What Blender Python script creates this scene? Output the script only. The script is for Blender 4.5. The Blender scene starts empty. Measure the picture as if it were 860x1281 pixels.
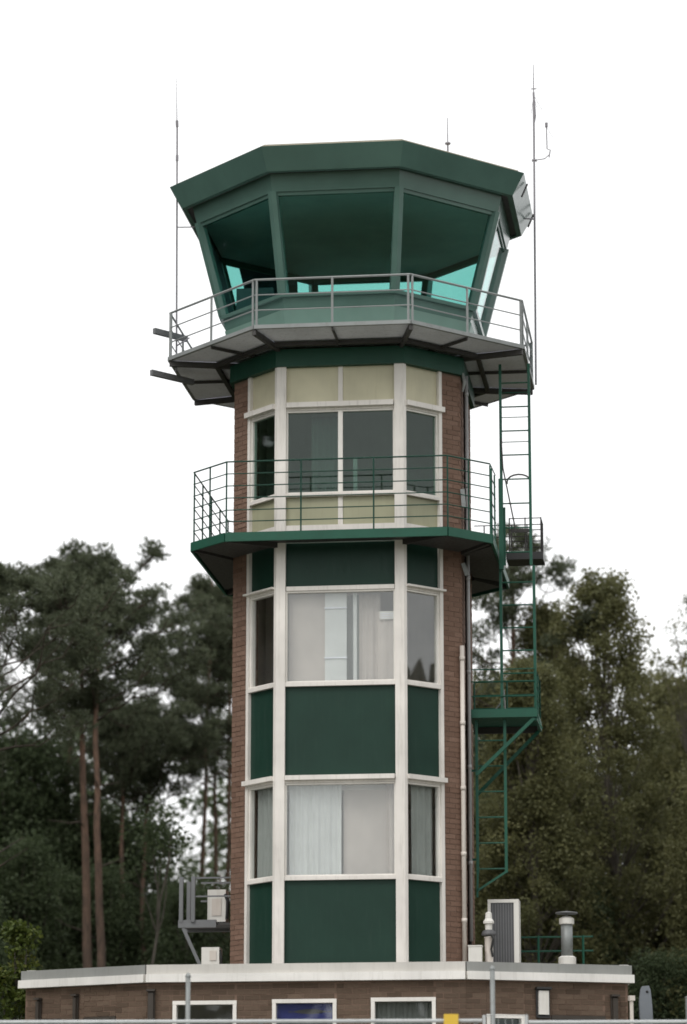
import bpy, math, random
import numpy as np
from mathutils import Vector

R = math.radians
scene = bpy.context.scene
col = scene.collection

# ------------------------------------------------------------------ camera
cam_d = bpy.data.cameras.new('Camera')
cam = bpy.data.objects.new('Camera', cam_d)
col.objects.link(cam)
cam.location = (0.0, -47.0, 1.7)
cam.rotation_euler = (R(90 + 13.1), 0, 0)
cam_d.sensor_fit = 'VERTICAL'
cam_d.sensor_height = 36.0
cam_d.lens = 36.0 * 4000.0 / 1281.0
cam_d.clip_start = 0.5
cam_d.clip_end = 3000.0
cam_d.dof.use_dof = True                 # long lens focused on the tower: the wood behind is a little soft
cam_d.dof.focus_distance = 46.5
cam_d.dof.aperture_fstop = 0.75
scene.camera = cam

# ------------------------------------------------------------------ overcast sky
SUN_EL, SUN_AZ = 50.0, 215.0            # compass-like: the brighter part of the overcast is behind the camera, to its left
world = bpy.data.worlds.new('World')
scene.world = world
world.use_nodes = True
wn = world.node_tree
wn.nodes.clear()
w_out = wn.nodes.new('ShaderNodeOutputWorld')
w_bg = wn.nodes.new('ShaderNodeBackground')
w_sky = wn.nodes.new('ShaderNodeTexSky')
w_sky.sky_type = 'NISHITA'
w_sky.sun_disc = False
w_sky.sun_elevation = R(SUN_EL)
w_sky.sun_rotation = R(SUN_AZ)
w_sky.dust_density = 4.0
w_hsv = wn.nodes.new('ShaderNodeHueSaturation')
w_hsv.inputs['Saturation'].default_value = 0.12
w_mix = wn.nodes.new('ShaderNodeMix')
w_mix.data_type = 'RGBA'
w_mix.inputs[0].default_value = 0.8
w_mix.inputs[7].default_value = (12.0, 12.05, 12.1, 1)      # even cloud deck
wn.links.new(w_sky.outputs[0], w_hsv.inputs['Color'])
wn.links.new(w_hsv.outputs[0], w_mix.inputs[6])
wn.links.new(w_mix.outputs[2], w_bg.inputs['Color'])
w_bg.inputs['Strength'].default_value = 0.10
wn.links.new(w_bg.outputs[0], w_out.inputs['Surface'])

sun_d = bpy.data.lights.new('Sun', 'SUN')
sun_d.energy = 1.0
sun_d.angle = R(25)
sun_d.color = (1.0, 0.97, 0.93)
sun = bpy.data.objects.new('Sun', sun_d)
col.objects.link(sun)
_to = Vector((math.sin(R(SUN_AZ)) * math.cos(R(SUN_EL)), math.cos(R(SUN_AZ)) * math.cos(R(SUN_EL)), math.sin(R(SUN_EL))))
sun.rotation_euler = _to.to_track_quat('Z', 'Y').to_euler()

vs = scene.view_settings
vs.view_transform = 'Standard'
vs.look = 'None'
vs.gamma = 1.0
vs.exposure = 0.25
vs.use_curve_mapping = False
scene.render.engine = 'CYCLES'
cy = scene.cycles
cy.max_bounces = 7
cy.diffuse_bounces = 5
cy.glossy_bounces = 3
cy.transmission_bounces = 4
cy.transparent_max_bounces = 16
cy.use_denoising = True
cy.use_adaptive_sampling = True
cy.filter_width = 1.7
cy.sample_clamp_indirect = 4.0

# ------------------------------------------------------------------ materials
MATS = {}
def _base(name):
    m = bpy.data.materials.new(name)
    m.use_nodes = True
    nt = m.node_tree
    b = nt.nodes['Principled BSDF']
    MATS[name] = m
    return m, nt, b
def _coord(nt, scale=(1, 1, 1)):
    tc = nt.nodes.new('ShaderNodeTexCoord')
    mp = nt.nodes.new('ShaderNodeMapping')
    mp.inputs['Scale'].default_value = scale
    nt.links.new(tc.outputs['Object'], mp.inputs['Vector'])
    return mp.outputs[0]
def _noise(nt, vec, scale, detail=4, rough=0.6):
    n = nt.nodes.new('ShaderNodeTexNoise')
    n.inputs['Scale'].default_value = scale
    n.inputs['Detail'].default_value = detail
    n.inputs['Roughness'].default_value = rough
    nt.links.new(vec, n.inputs['Vector'])
    return n.outputs['Fac']
def _ramp(nt, fac, stops):
    r = nt.nodes.new('ShaderNodeValToRGB')
    e = r.color_ramp.elements
    e[0].position, e[0].color = stops[0][0], (*stops[0][1], 1)
    e[1].position, e[1].color = stops[-1][0], (*stops[-1][1], 1)
    for p, c in stops[1:-1]:
        x = e.new(p)
        x.color = (*c, 1)
    nt.links.new(fac, r.inputs[0])
    return r.outputs[0]
def _mixc(nt, fac, a, b, mode='MIX'):
    n = nt.nodes.new('ShaderNodeMix')
    n.data_type = 'RGBA'
    n.blend_type = mode
    for sock, val in ((n.inputs[0], fac), (n.inputs[6], a), (n.inputs[7], b)):
        if isinstance(val, (int, float)):
            sock.default_value = val
        elif isinstance(val, tuple):
            sock.default_value = (*val, 1)
        else:
            nt.links.new(val, sock)
    return n.outputs[2]
def _bump(nt, b, fac, strength=0.2, dist=0.02):
    n = nt.nodes.new('ShaderNodeBump')
    n.inputs['Strength'].default_value = strength
    n.inputs['Distance'].default_value = dist
    nt.links.new(fac, n.inputs['Height'])
    nt.links.new(n.outputs[0], b.inputs['Normal'])

def paint(name, c, rough=0.4, dirt=0.25, dirt_col=(0.12, 0.11, 0.09), metallic=0.0, streak=True, spec=0.5):
    """painted / coated surface: slight tone drift plus thin rain streaks and specks"""
    m, nt, b = _base(name)
    v = _coord(nt)
    big = _noise(nt, v, 1.3, 3)
    tone = _ramp(nt, big, [(0.3, tuple(x * 0.86 for x in c)), (0.7, tuple(min(1, x * 1.08) for x in c))])
    vs_ = _coord(nt, (9, 9, 0.7) if streak else (5, 5, 5))
    st = _noise(nt, vs_, 2.2, 5, 0.7)
    mask = _ramp(nt, st, [(0.52, (0, 0, 0)), (0.78, (dirt,) * 3)])
    out = _mixc(nt, mask, tone, dirt_col)
    nt.links.new(out, b.inputs['Base Color'])
    rr = _ramp(nt, st, [(0.3, (rough * 0.85,) * 3), (0.75, (min(1, rough * 1.35),) * 3)])
    nt.links.new(rr, b.inputs['Roughness'])
    b.inputs['Metallic'].default_value = metallic
    b.inputs['Specular IOR Level'].default_value = spec
    _bump(nt, b, _noise(nt, v, 3.0, 2), 0.05, 0.02)
    return m

paint('panel_green', (0.0125, 0.040, 0.028), 0.42, 0.35, (0.032, 0.062, 0.048), spec=0.24)
paint('cab_green', (0.082, 0.150, 0.126), 0.20, 0.22, (0.08, 0.11, 0.10))
paint('parapet_green', (0.125, 0.215, 0.175), 0.4, 0.25, (0.16, 0.2, 0.18))
paint('band_green', (0.014, 0.066, 0.043), 0.45, 0.2, (0.04, 0.06, 0.05), spec=0.3)
paint('rail_green', (0.015, 0.088, 0.056), 0.45, 0.2, (0.05, 0.05, 0.04), streak=False, spec=0.3)
paint('rail_dark', (0.012, 0.058, 0.040), 0.5, 0.2, (0.03, 0.03, 0.02), streak=False, spec=0.25)
paint('white_paint', (0.77, 0.73, 0.68), 0.45, 0.45, (0.36, 0.33, 0.28))
paint('frame_white', (0.80, 0.77, 0.72), 0.42, 0.25, (0.40, 0.37, 0.32))
paint('khaki', (0.36, 0.355, 0.235), 0.45, 0.2, (0.2, 0.2, 0.12))
paint('cream', (0.58, 0.545, 0.385), 0.45, 0.22, (0.34, 0.31, 0.2))
paint('fascia_white', (0.80, 0.78, 0.74), 0.5, 0.35, (0.3, 0.28, 0.24))
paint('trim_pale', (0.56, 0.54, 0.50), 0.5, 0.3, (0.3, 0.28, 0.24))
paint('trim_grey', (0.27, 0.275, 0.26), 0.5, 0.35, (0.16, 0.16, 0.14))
paint('galvanised', (0.26, 0.275, 0.27), 0.5, 0.4, (0.14, 0.13, 0.11), metallic=0.25, streak=False)
paint('plate_grey', (0.76, 0.77, 0.84), 0.5, 0.4, (0.15, 0.14, 0.13))
paint('dark_steel', (0.045, 0.042, 0.040), 0.55, 0.3, (0.09, 0.07, 0.05))
paint('mid_steel', (0.16, 0.165, 0.17), 0.5, 0.3, (0.1, 0.09, 0.08), streak=False)
paint('tube_pale', (0.50, 0.52, 0.52), 0.45, 0.35, (0.2, 0.2, 0.18), streak=False)
paint('marker_grey', (0.20, 0.22, 0.245), 0.5, 0.3, (0.12, 0.12, 0.12))
paint('dark_brown', (0.045, 0.036, 0.028), 0.6, 0.2)
paint('unit_white', (0.74, 0.72, 0.67), 0.45, 0.35, (0.38, 0.33, 0.24))
paint('grille_dark', (0.10, 0.10, 0.105), 0.5, 0.2)
paint('pvc_pale', (0.66, 0.60, 0.54), 0.5, 0.3, (0.4, 0.34, 0.27))
paint('pvc_grey', (0.33, 0.33, 0.33), 0.5, 0.3)
paint('plaster', (0.62, 0.58, 0.54), 0.8, 0.1)
paint('ceiling_dark', (0.60, 0.57, 0.53), 0.8, 0.1)
paint('floor_dark', (0.28, 0.26, 0.24), 0.7, 0.1)
paint('desk_dark', (0.07, 0.07, 0.075), 0.5, 0.1)
paint('roof_gravel', (0.34, 0.33, 0.31), 0.95, 0.5, (0.16, 0.16, 0.13), streak=False)  # gravel tone, lightened to bounce light up onto the tower undersides
paint('roof_edge', (0.42, 0.38, 0.30), 0.7, 0.2)
paint('sign_yellow', (0.72, 0.48, 0.05), 0.45, 0.15)
paint('blue_blind', (0.022, 0.030, 0.19), 0.5, 0.1)
paint('blind_blue', (0.055, 0.075, 0.095), 0.7, 0.1)
paint('black_trim', (0.02, 0.02, 0.02), 0.4, 0.1)
paint('mortar', (0.19, 0.124, 0.09), 0.9, 0.3, (0.1, 0.09, 0.08))
paint('wire_grey', (0.22, 0.21, 0.23), 0.5, 0.2, streak=False)

def brick_mat(name, c0, c1, c2):
    m, nt, b = _base(name)
    at_ = nt.nodes.new('ShaderNodeAttribute')
    at_.attribute_name = 'tint'
    base = _ramp(nt, at_.outputs['Fac'], [(0.0, c0), (0.5, c1), (1.0, c2)])
    v = _coord(nt)
    n1 = _noise(nt, v, 38, 4, 0.7)
    n2 = _noise(nt, v, 0.9, 3)
    o = _mixc(nt, _ramp(nt, n1, [(0.35, (0, 0, 0)), (0.75, (0.4,) * 3)]), base, tuple(x * 0.5 for x in c0))
    o = _mixc(nt, _ramp(nt, n2, [(0.45, (0, 0, 0)), (0.75, (0.45,) * 3)]), o, tuple(x * 0.62 for x in c1))
    nt.links.new(o, b.inputs['Base Color'])
    b.inputs['Roughness'].default_value = 0.85
    _bump(nt, b, n1, 0.5, 0.006)
brick_mat('brick_red', (0.165, 0.094, 0.064), (0.205, 0.121, 0.084), (0.245, 0.15, 0.108))
brick_mat('brick_brown', (0.085, 0.056, 0.036), (0.125, 0.084, 0.056), (0.165, 0.115, 0.08))

def glass(name, tint, f0=0.05):
    m = bpy.data.materials.new(name)
    m.use_nodes = True
    MATS[name] = m
    nt = m.node_tree
    nt.nodes.clear()
    o = nt.nodes.new('ShaderNodeOutputMaterial')
    t = nt.nodes.new('ShaderNodeBsdfTransparent')
    t.inputs[0].default_value = (*tint, 1)
    g = nt.nodes.new('ShaderNodeBsdfGlossy')
    g.inputs['Roughness'].default_value = 0.01
    g.inputs['Color'].default_value = (0.93, 0.95, 0.95, 1)
    tc = nt.nodes.new('ShaderNodeTexCoord')
    nz = nt.nodes.new('ShaderNodeTexNoise')
    nz.inputs['Scale'].default_value = 1.1
    nz.inputs['Detail'].default_value = 1
    nt.links.new(tc.outputs['Object'], nz.inputs['Vector'])
    bp = nt.nodes.new('ShaderNodeBump')
    bp.inputs['Strength'].default_value = 0.04
    bp.inputs['Distance'].default_value = 0.03
    nt.links.new(nz.outputs['Fac'], bp.inputs['Height'])
    nt.links.new(bp.outputs[0], g.inputs['Normal'])
    lw = nt.nodes.new('ShaderNodeLayerWeight')
    lw.inputs['Blend'].default_value = 0.5
    p = nt.nodes.new('ShaderNodeMath'); p.operation = 'POWER'; p.inputs[1].default_value = 5
    k = nt.nodes.new('ShaderNodeMath'); k.operation = 'MULTIPLY_ADD'
    k.inputs[1].default_value = 1 - f0; k.inputs[2].default_value = f0
    nt.links.new(lw.outputs['Facing'], p.inputs[0])
    nt.links.new(p.outputs[0], k.inputs[0])
    mx = nt.nodes.new('ShaderNodeMixShader')
    nt.links.new(k.outputs[0], mx.inputs[0])
    nt.links.new(t.outputs[0], mx.inputs[1])
    nt.links.new(g.outputs[0], mx.inputs[2])
    nt.links.new(mx.outputs[0], o.inputs['Surface'])
glass('cab_glass', (0.64, 0.845, 0.82), 0.03)
glass('clear_glass', (0.965, 0.975, 0.972), 0.075)
glass('grey_glass', (0.64, 0.75, 0.71), 0.035)

def cloth(name, c, tr=0.45):
    m, nt, b = _base(name)
    b.inputs['Base Color'].default_value = (*c, 1)
    b.inputs['Roughness'].default_value = 0.9
    v = _coord(nt)
    nt.links.new(_ramp(nt, _noise(nt, v, 2.0, 3), [(0.3, tuple(x * .85 for x in c)), (0.7, c)]), b.inputs['Base Color'])
    t = nt.nodes.new('ShaderNodeBsdfTranslucent')
    t.inputs[0].default_value = (*c, 1)
    mx = nt.nodes.new('ShaderNodeMixShader')
    mx.inputs[0].default_value = tr
    nt.links.new(b.outputs[0], mx.inputs[1])
    nt.links.new(t.outputs[0], mx.inputs[2])
    nt.links.new(mx.outputs[0], nt.nodes['Material Output'].inputs['Surface'])
cloth('curtain_white', (0.86, 0.88, 0.86), 0.3)
cloth('curtain_greige', (0.72, 0.645, 0.59), 0.3)
cloth('curtain_grey', (0.36, 0.38, 0.36))
cloth('curtain_sage', (0.60, 0.63, 0.60), 0.3)

def leaf_mat(name, stops, tr=0.25, rough=0.55):
    m, nt, b = _base(name)
    a = nt.nodes.new('ShaderNodeAttribute')
    a.attribute_name = 'tint'
    c = _ramp(nt, a.outputs['Fac'], stops)
    nt.links.new(c, b.inputs['Base Color'])
    b.inputs['Roughness'].default_value = rough
    b.inputs['Specular IOR Level'].default_value = 0.25
    t = nt.nodes.new('ShaderNodeBsdfTranslucent')
    nt.links.new(c, t.inputs[0])
    mx = nt.nodes.new('ShaderNodeMixShader')
    mx.inputs[0].default_value = tr
    nt.links.new(b.outputs[0], mx.inputs[1])
    nt.links.new(t.outputs[0], mx.inputs[2])
    nt.links.new(mx.outputs[0], nt.nodes['Material Output'].inputs['Surface'])
leaf_mat('pine_needles', [(0, (0.082, 0.098, 0.058)), (0.6, (0.112, 0.130, 0.078)), (1, (0.148, 0.164, 0.10))], 0.35)
leaf_mat('oak_leaves', [(0, (0.125, 0.130, 0.060)), (0.55, (0.158, 0.160, 0.072)), (1, (0.20, 0.194, 0.088))], 0.5)
leaf_mat('under_leaves', [(0, (0.080, 0.108, 0.056)), (0.6, (0.102, 0.134, 0.068)), (1, (0.130, 0.162, 0.082))], 0.5)
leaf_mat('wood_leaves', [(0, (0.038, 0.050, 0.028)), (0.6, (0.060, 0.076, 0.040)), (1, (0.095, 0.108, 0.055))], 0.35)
leaf_mat('bright_leaves', [(0, (0.05, 0.075, 0.016)), (0.6, (0.095, 0.125, 0.026)), (1, (0.16, 0.17, 0.04))], 0.35)

def bark(name, lo, hi, z0, z1):
    m, nt, b = _base(name)
    tc = nt.nodes.new('ShaderNodeTexCoord')
    sp = nt.nodes.new('ShaderNodeSeparateXYZ')
    nt.links.new(tc.outputs['Object'], sp.inputs[0])
    mr = nt.nodes.new('ShaderNodeMapRange')
    mr.inputs['From Min'].default_value = z0
    mr.inputs['From Max'].default_value = z1
    nt.links.new(sp.outputs['Z'], mr.inputs['Value'])
    v = _coord(nt, (1, 1, 0.3))
    n = _noise(nt, v, 9, 5, 0.7)
    c = _mixc(nt, mr.outputs[0], lo, hi)
    o = _mixc(nt, _ramp(nt, n, [(0.35, (0, 0, 0)), (0.65, (0.75,) * 3)]), c, tuple(x * 0.4 for x in lo))
    nt.links.new(o, b.inputs['Base Color'])
    b.inputs['Roughness'].default_value = 0.9
    _bump(nt, b, n, 0.8, 0.03)
bark('pine_bark', (0.115, 0.090, 0.072), (0.205, 0.122, 0.082), 1.5, 8.0)
bark('twig_bark', (0.06, 0.05, 0.04), (0.10, 0.072, 0.05), 2.0, 12.0)
bark('grey_bark', (0.13, 0.115, 0.095), (0.16, 0.14, 0.11), 2.0, 9.0)

def ground_mat():
    m, nt, b = _base('ground_grass')
    v = _coord(nt)
    n1, n2 = _noise(nt, v, 0.35, 5), _noise(nt, v, 9, 6, 0.75)
    a = _ramp(nt, n1, [(0.35, (0.045, 0.060, 0.022)), (0.65, (0.085, 0.095, 0.040))])
    o = _mixc(nt, _ramp(nt, n2, [(0.4, (0, 0, 0)), (0.7, (0.6,) * 3)]), a, (0.06, 0.05, 0.03))
    nt.links.new(o, b.inputs['Base Color'])
    b.inputs['Roughness'].default_value = 0.95
    _bump(nt, b, n2, 0.6, 0.05)
ground_mat()
paint('concrete', (0.30, 0.29, 0.27), 0.9, 0.4, (0.18, 0.17, 0.15), streak=False)

# ------------------------------------------------------------------ mesh helpers
def rootz(o):
    while o is not None and o.parent is not None:
        o = o.parent
    return Vector(o.get('_o', (0, 0, 0))) if o is not None else Vector((0, 0, 0))

class MB:
    def __init__(self):
        self.v, self.f, self.t = [], [], []
    def quadbox(self, p):
        """8 corners: bottom 0-3 ring, top 4-7 ring"""
        n = len(self.v)
        self.v += [tuple(q) for q in p]
        for f in ((3, 2, 1, 0), (4, 5, 6, 7), (0, 1, 5, 4), (1, 2, 6, 5), (2, 3, 7, 6), (3, 0, 4, 7)):
            self.f.append(tuple(n + i for i in f))
        return self
    def box(self, x0, x1, y0, y1, z0, z1):
        return self.quadbox([(x0, y0, z0), (x1, y0, z0), (x1, y1, z0), (x0, y1, z0), (x0, y0, z1), (x1, y0, z1), (x1, y1, z1), (x0, y1, z1)])
    def prism(self, poly, z0, z1):
        n, k = len(self.v), len(poly)
        self.v += [(x, y, z0) for x, y in poly] + [(x, y, z1) for x, y in poly]
        self.f.append(tuple(n + i for i in reversed(range(k))))
        self.f.append(tuple(n + k + i for i in range(k)))
        for i in range(k):
            j = (i + 1) % k
            self.f.append((n + i, n + j, n + k + j, n + k + i))
        return self
    def loft(self, rings, cap=True):
        n, k = len(self.v), len(rings[0])
        for r in rings:
            self.v += [tuple(p) for p in r]
        for q in range(len(rings) - 1):
            a = n + q * k
            for i in range(k):
                j = (i + 1) % k
                self.f.append((a + i, a + j, a + k + j, a + k + i))
        if cap:
            self.f.append(tuple(n + i for i in reversed(range(k))))
            e = n + (len(rings) - 1) * k
            self.f.append(tuple(e + i for i in range(k)))
        return self
    def tube(self, pts, r, sides=8, cap=True):
        pts = [Vector(p) for p in pts]
        rr = r if isinstance(r, (list, tuple)) else [r] * len(pts)
        rings = []
        ref = None
        for i, p in enumerate(pts):
            d = (pts[min(i + 1, len(pts) - 1)] - pts[max(i - 1, 0)]).normalized()
            if ref is None:
                ref = Vector((0, 0, 1)) if abs(d.z) < 0.9 else Vector((1, 0, 0))
            s = d.cross(ref).normalized()
            t = s.cross(d).normalized()
            ref = t
            rings.append([p + (s * math.cos(a) + t * math.sin(a)) * rr[i] for a in [2 * math.pi * k / sides for k in range(sides)]])
        return self.loft(rings, cap)
    def bar(self, a, b, w, h):
        """rectangular bar from a to b: w sideways (horizontal), h in the vertical plane"""
        a, b = Vector(a), Vector(b)
        d = (b - a).normalized()
        s = d.cross(Vector((0, 0, 1)))
        s = s.normalized() if s.length > 1e-4 else Vector((1, 0, 0))
        t = s.cross(d).normalized()
        s, t = s * w / 2, t * h / 2
        return self.quadbox([a - s - t, a + s - t, a + s + t, a - s + t, b - s - t, b + s - t, b + s + t, b - s + t])
    def lathe(self, c, prof, sides=16):
        return self.loft([[(c[0] + r * math.cos(2 * math.pi * k / sides), c[1] + r * math.sin(2 * math.pi * k / sides), c[2] + z) for k in range(sides)] for r, z in prof])
    def build(self, name, mat, parent=None, label=None, kind=None, smooth=False):
        o_ = rootz(parent)
        me = bpy.data.meshes.new(name)
        me.from_pydata([(x - o_[0], y - o_[1], z - o_[2]) for x, y, z in self.v], [], self.f)
        me.update()
        import bmesh
        bm = bmesh.new(); bm.from_mesh(me)
        bmesh.ops.recalc_face_normals(bm, faces=bm.faces)
        bm.to_mesh(me); bm.free()
        if self.t:
            a = me.attributes.new('tint', 'FLOAT', 'FACE')
            a.data.foreach_set('value', self.t)
        if smooth:
            for p in me.polygons:
                p.use_smooth = True
        me.materials.append(MATS[mat])
        o = bpy.data.objects.new(name, me)
        col.objects.link(o)
        o.parent = parent
        if label: o['label'] = label
        if kind: o['kind'] = kind
        return o

def thing(name, label, cat, loc=(0, 0, 0), rz=0, group=None, origin=(0, 0, 0)):
    """Empty at the thing's base; parts are given in the frame whose point `origin` is the Empty"""
    o = bpy.data.objects.new(name, None)
    col.objects.link(o)
    o.location = loc
    o.rotation_euler = (0, 0, rz)
    o.empty_display_size = 0.3
    o['_o'] = origin
    o['label'] = label
    o['category'] = cat
    if group: o['group'] = group
    return o
def tag(o, label, cat, group=None):
    o['label'] = label
    o['category'] = cat
    if group: o['group'] = group
    return o
def structure(o):
    o['kind'] = 'structure'
    return o

# ------------------------------------------------------------------ setting: ground
G = 2.6                                   # the tower stands on a low rise above the photographer
TX, TH = 0.16, R(-7)
def gz(x, y):
    t = min(1, max(0, (y + 32) / 18.0))
    return G * t * t * (3 - 2 * t)
def make_ground():
    ys = [-400, -200, -100, -60, -47, -40] + [-32 + 1.5 * i for i in range(13)] + [-10, 0, 20, 60, 150, 400, 900]
    xs = [-900, -300, -100, -40, -15, 0, 15, 40, 100, 300, 900]
    mb = MB()
    for y in ys:
        for x in xs:
            mb.v.append((x, y, gz(x, y)))
    k = len(xs)
    for j in range(len(ys) - 1):
        for i in range(k - 1):
            mb.f.append((j * k + i, j * k + i + 1, (j + 1) * k + i + 1, (j + 1) * k + i))
    return structure(mb.build('ground', 'ground_grass', smooth=True))
make_ground()
structure(MB().prism([(-30, -13.5), (30, -13.5), (30, -3.4), (-30, -3.4)], G - 0.06, G + 0.004).build('bounce_pavement', 'concrete'))  # unseen paving, made wide and pale to bounce light onto the gallery underside

def tl(x, y, z=0.0):                      # tower frame -> world
    c, s = math.cos(TH), math.sin(TH)
    return (x * c - y * s + TX, x * s + y * c, z)
def tthing(name, label, cat, p, group=None):
    return thing(name, label, cat, tl(*p), TH, group, p)

# ------------------------------------------------------------------ brickwork
def bricks(mb, P, u, n, w, z0, z1, seed, depth=0.006, bl=0.21, bh=0.062, j=0.012):
    """single bricks in running bond standing proud of the wall plane P + u*s (outward n)"""
    rnd = random.Random(seed)
    z, row = z0 + j / 2, 0
    while z + bh * 0.6 < z1:
        zt = min(z + bh, z1 - 0.002)
        s = -(bl + j) / 2 if row % 2 else 0.0
        while s < w - 0.02:
            a, b = max(0.003, s), min(w - 0.003, s + bl)
            if b - a > 0.03:
                d = depth + rnd.uniform(-0.003, 0.003)
                k = len(mb.v)
                for (ss, zz, dd) in ((a, z, 0), (b, z, 0), (b, zt, 0), (a, zt, 0), (a, z, d), (b, z, d), (b, zt, d), (a, zt, d)):
                    mb.v.append((P[0] + u[0] * ss + n[0] * dd, P[1] + u[1] * ss + n[1] * dd, zz))
                for f in ((4, 5, 6, 7), (0, 1, 5, 4), (1, 2, 6, 5), (2, 3, 7, 6), (3, 0, 4, 7)):
                    mb.f.append(tuple(k + i for i in f))
                mb.t += [min(1, max(0, rnd.gauss(0.5, 0.24)))] * 5
            s += bl + j
        z += bh + j
        row += 1

class Face:
    """one upright wall plane: P start, Q end, outward normal to the right of P->Q"""
    def __init__(s, P, Q):
        s.P, s.Q = P, Q
        dx, dy = Q[0] - P[0], Q[1] - P[1]
        s.w = math.hypot(dx, dy)
        s.u = (dx / s.w, dy / s.w)
        s.n = (s.u[1], -s.u[0])
    def pt(s, a, d, z):
        return (s.P[0] + s.u[0] * a + s.n[0] * d, s.P[1] + s.u[1] * a + s.n[1] * d, z)
    def box(s, mb, a0, a1, z0, z1, d0, d1):
        return mb.quadbox([s.pt(a0, d0, z0), s.pt(a1, d0, z0), s.pt(a1, d1, z0), s.pt(a0, d1, z0),
                           s.pt(a0, d0, z1), s.pt(a1, d0, z1), s.pt(a1, d1, z1), s.pt(a0, d1, z1)])
def octo(a, b):
    return [(-b, a), (-b, -a), (-a, -b), (a, -b), (b, -a), (b, a), (a, b), (-a, b)]

# ------------------------------------------------------------------ low building at the tower's foot
RT = 5.60                                  # its roof
low = tthing('low_building', 'low brown brick building with white roof edge at the foot of the tower', 'building', (0, 0, G))
c22, s22 = math.cos(R(22.5)), math.sin(R(22.5))
FL, FR = (-2.70, -2.02), (1.80, -2.02)     # corners of the middle front
WL = (FL[0] - 2.08 * c22, FL[1] + 2.08 * s22)
WR = (FR[0] + 2.40 * c22, FR[1] + 2.40 * s22)
BR, BL = (WR[0] - 1.3, 6.0), (WL[0] + 1.3, 6.0)
# wall faces
wall_faces = [Face(WL, FL), Face(FL, FR), Face(FR, WR), Face(WR, BR), Face(BL, WL)]
# window openings per face: (a0, a1, z0, z1)
openings = {
    0: [(0.18, 0.62, G + 1.05, 5.00), (1.02, 1.56, G + 1.05, 5.00)],
    1: [(0.37, 1.28, G + 1.05, 5.19), (1.78, 2.69, G + 1.05, 5.20), (3.17, 4.08, G + 1.05, 5.21)],
    2: [(0.30, 0.86, G + 1.05, 4.98), (1.25, 2.05, G + 1.05, 4.98)],
    3: [], 4: []}
zt = 5.44
for fi, F in enumerate(wall_faces):
    ops = sorted(openings[fi])
    core, br = MB(), MB()
    spans = []
    a = 0.0
    for (o0, o1, z0, z1) in ops:
        spans += [(a, o0, G, zt), (o0, o1, G, z0), (o0, o1, z1, zt)]
        a = o1
    spans.append((a, F.w, G, zt))
    for k, (a0, a1, z0, z1) in enumerate(spans):
        F.box(core, a0, a1, z0, z1, -0.22, -0.012)
        P = F.pt(a0, -0.012, 0)
        bricks(br, P, F.u, F.n, a1 - a0, z0, z1, 100 * fi + k)
    w = core.build('wall', 'mortar', low)
    br.build('brickwork', 'brick_brown', w, kind='stuff')
    for k, (o0, o1, z0, z1) in enumerate(ops):
        fr = MB()
        t = 0.055
        F.box(fr, o0, o1, z1 - t, z1 - 0.002, -0.12, 0.012)
        F.box(fr, o0, o1, z0 + 0.002, z0 + t, -0.12, 0.03)
        F.box(fr, o0 + 0.002, o0 + t, z0 + t, z1 - t, -0.118, 0.010)
        F.box(fr, o1 - t, o1 - 0.002, z0 + t, z1 - t, -0.118, 0.010)
        wf = fr.build('window', 'frame_white' if fi == 1 or (fi == 2 and k == 0) else 'dark_brown', low)
        F.box(MB(), o0 + t, o1 - t, z0 + t, z1 - t, -0.075, -0.069).build('pane', 'clear_glass' if fi == 1 else 'grey_glass', wf)
        if fi == 1 and k == 1:
            b = MB()
            F.box(b, o0 + 0.05, o1 - 0.05, z1 - 0.30, z1 - 0.03, -0.105, -0.095)
            b.build('blind', 'blue_blind', wf, 'blue roller blind behind the glass')
            b = MB()
            for s in range(14):
                x0 = o0 + 0.22 + s * 0.043
                F.box(b, x0, x0 + 0.045, z1 - 0.16 - 0.045 * math.sin(math.pi * (s + 0.5) / 14) , z1 - 0.135 + 0.05 * math.sin(math.pi * (s + 0.5) / 14) - 0.05, -0.094 - 0.0002 * (s % 2), -0.088)
            F.box(b, o0 + 0.06, o1 - 0.06, z0 + 0.2, z1 - 0.305, -0.104, -0.097)
            b.build('blind_print', 'desk_dark', wf)
        if fi == 1 and k == 2:
            b = MB()
            n = 34
            for s in range(n):
                x0 = o0 + 0.06 + (o1 - o0 - 0.12) * s / n
                x1 = o0 + 0.06 + (o1 - o0 - 0.12) * (s + 1) / n
                d = -0.14 + 0.018 * math.sin(s * 1.9)
                e = -0.14 + 0.018 * math.sin((s + 1) * 1.9)
                q = len(b.v)
                b.v += [F.pt(x0, d, z0 + 0.06), F.pt(x1, e, z0 + 0.06), F.pt(x1, e, z1 - 0.06), F.pt(x0, d, z1 - 0.06)]
                b.f.append((q, q + 1, q + 2, q + 3))
            b.build('curtain', 'curtain_grey', wf)
    # fascia: lower white board, upper trim
    if fi < 3:
        e0 = 0.05 if fi != 0 else 0.10
        fb = MB(); F.box(fb, -0.06 if fi == 0 else 0.0, F.w + (0.06 if fi == 2 else 0.0), 5.445, 5.558, -0.10, 0.10)
        fb.build('fascia_board', 'fascia_white', low)
        fb = MB(); F.box(fb, -0.04 if fi == 0 else 0.0, F.w + (0.04 if fi == 2 else 0.0), 5.56, 5.692, -0.12, 0.055)
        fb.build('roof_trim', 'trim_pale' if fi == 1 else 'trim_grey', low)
    else:
        fb = MB(); F.box(fb, 0.12, F.w - 0.12, 5.43, 5.715, -0.10, 0.03)
        fb.build('fascia_board', 'fascia_white', low)
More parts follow.
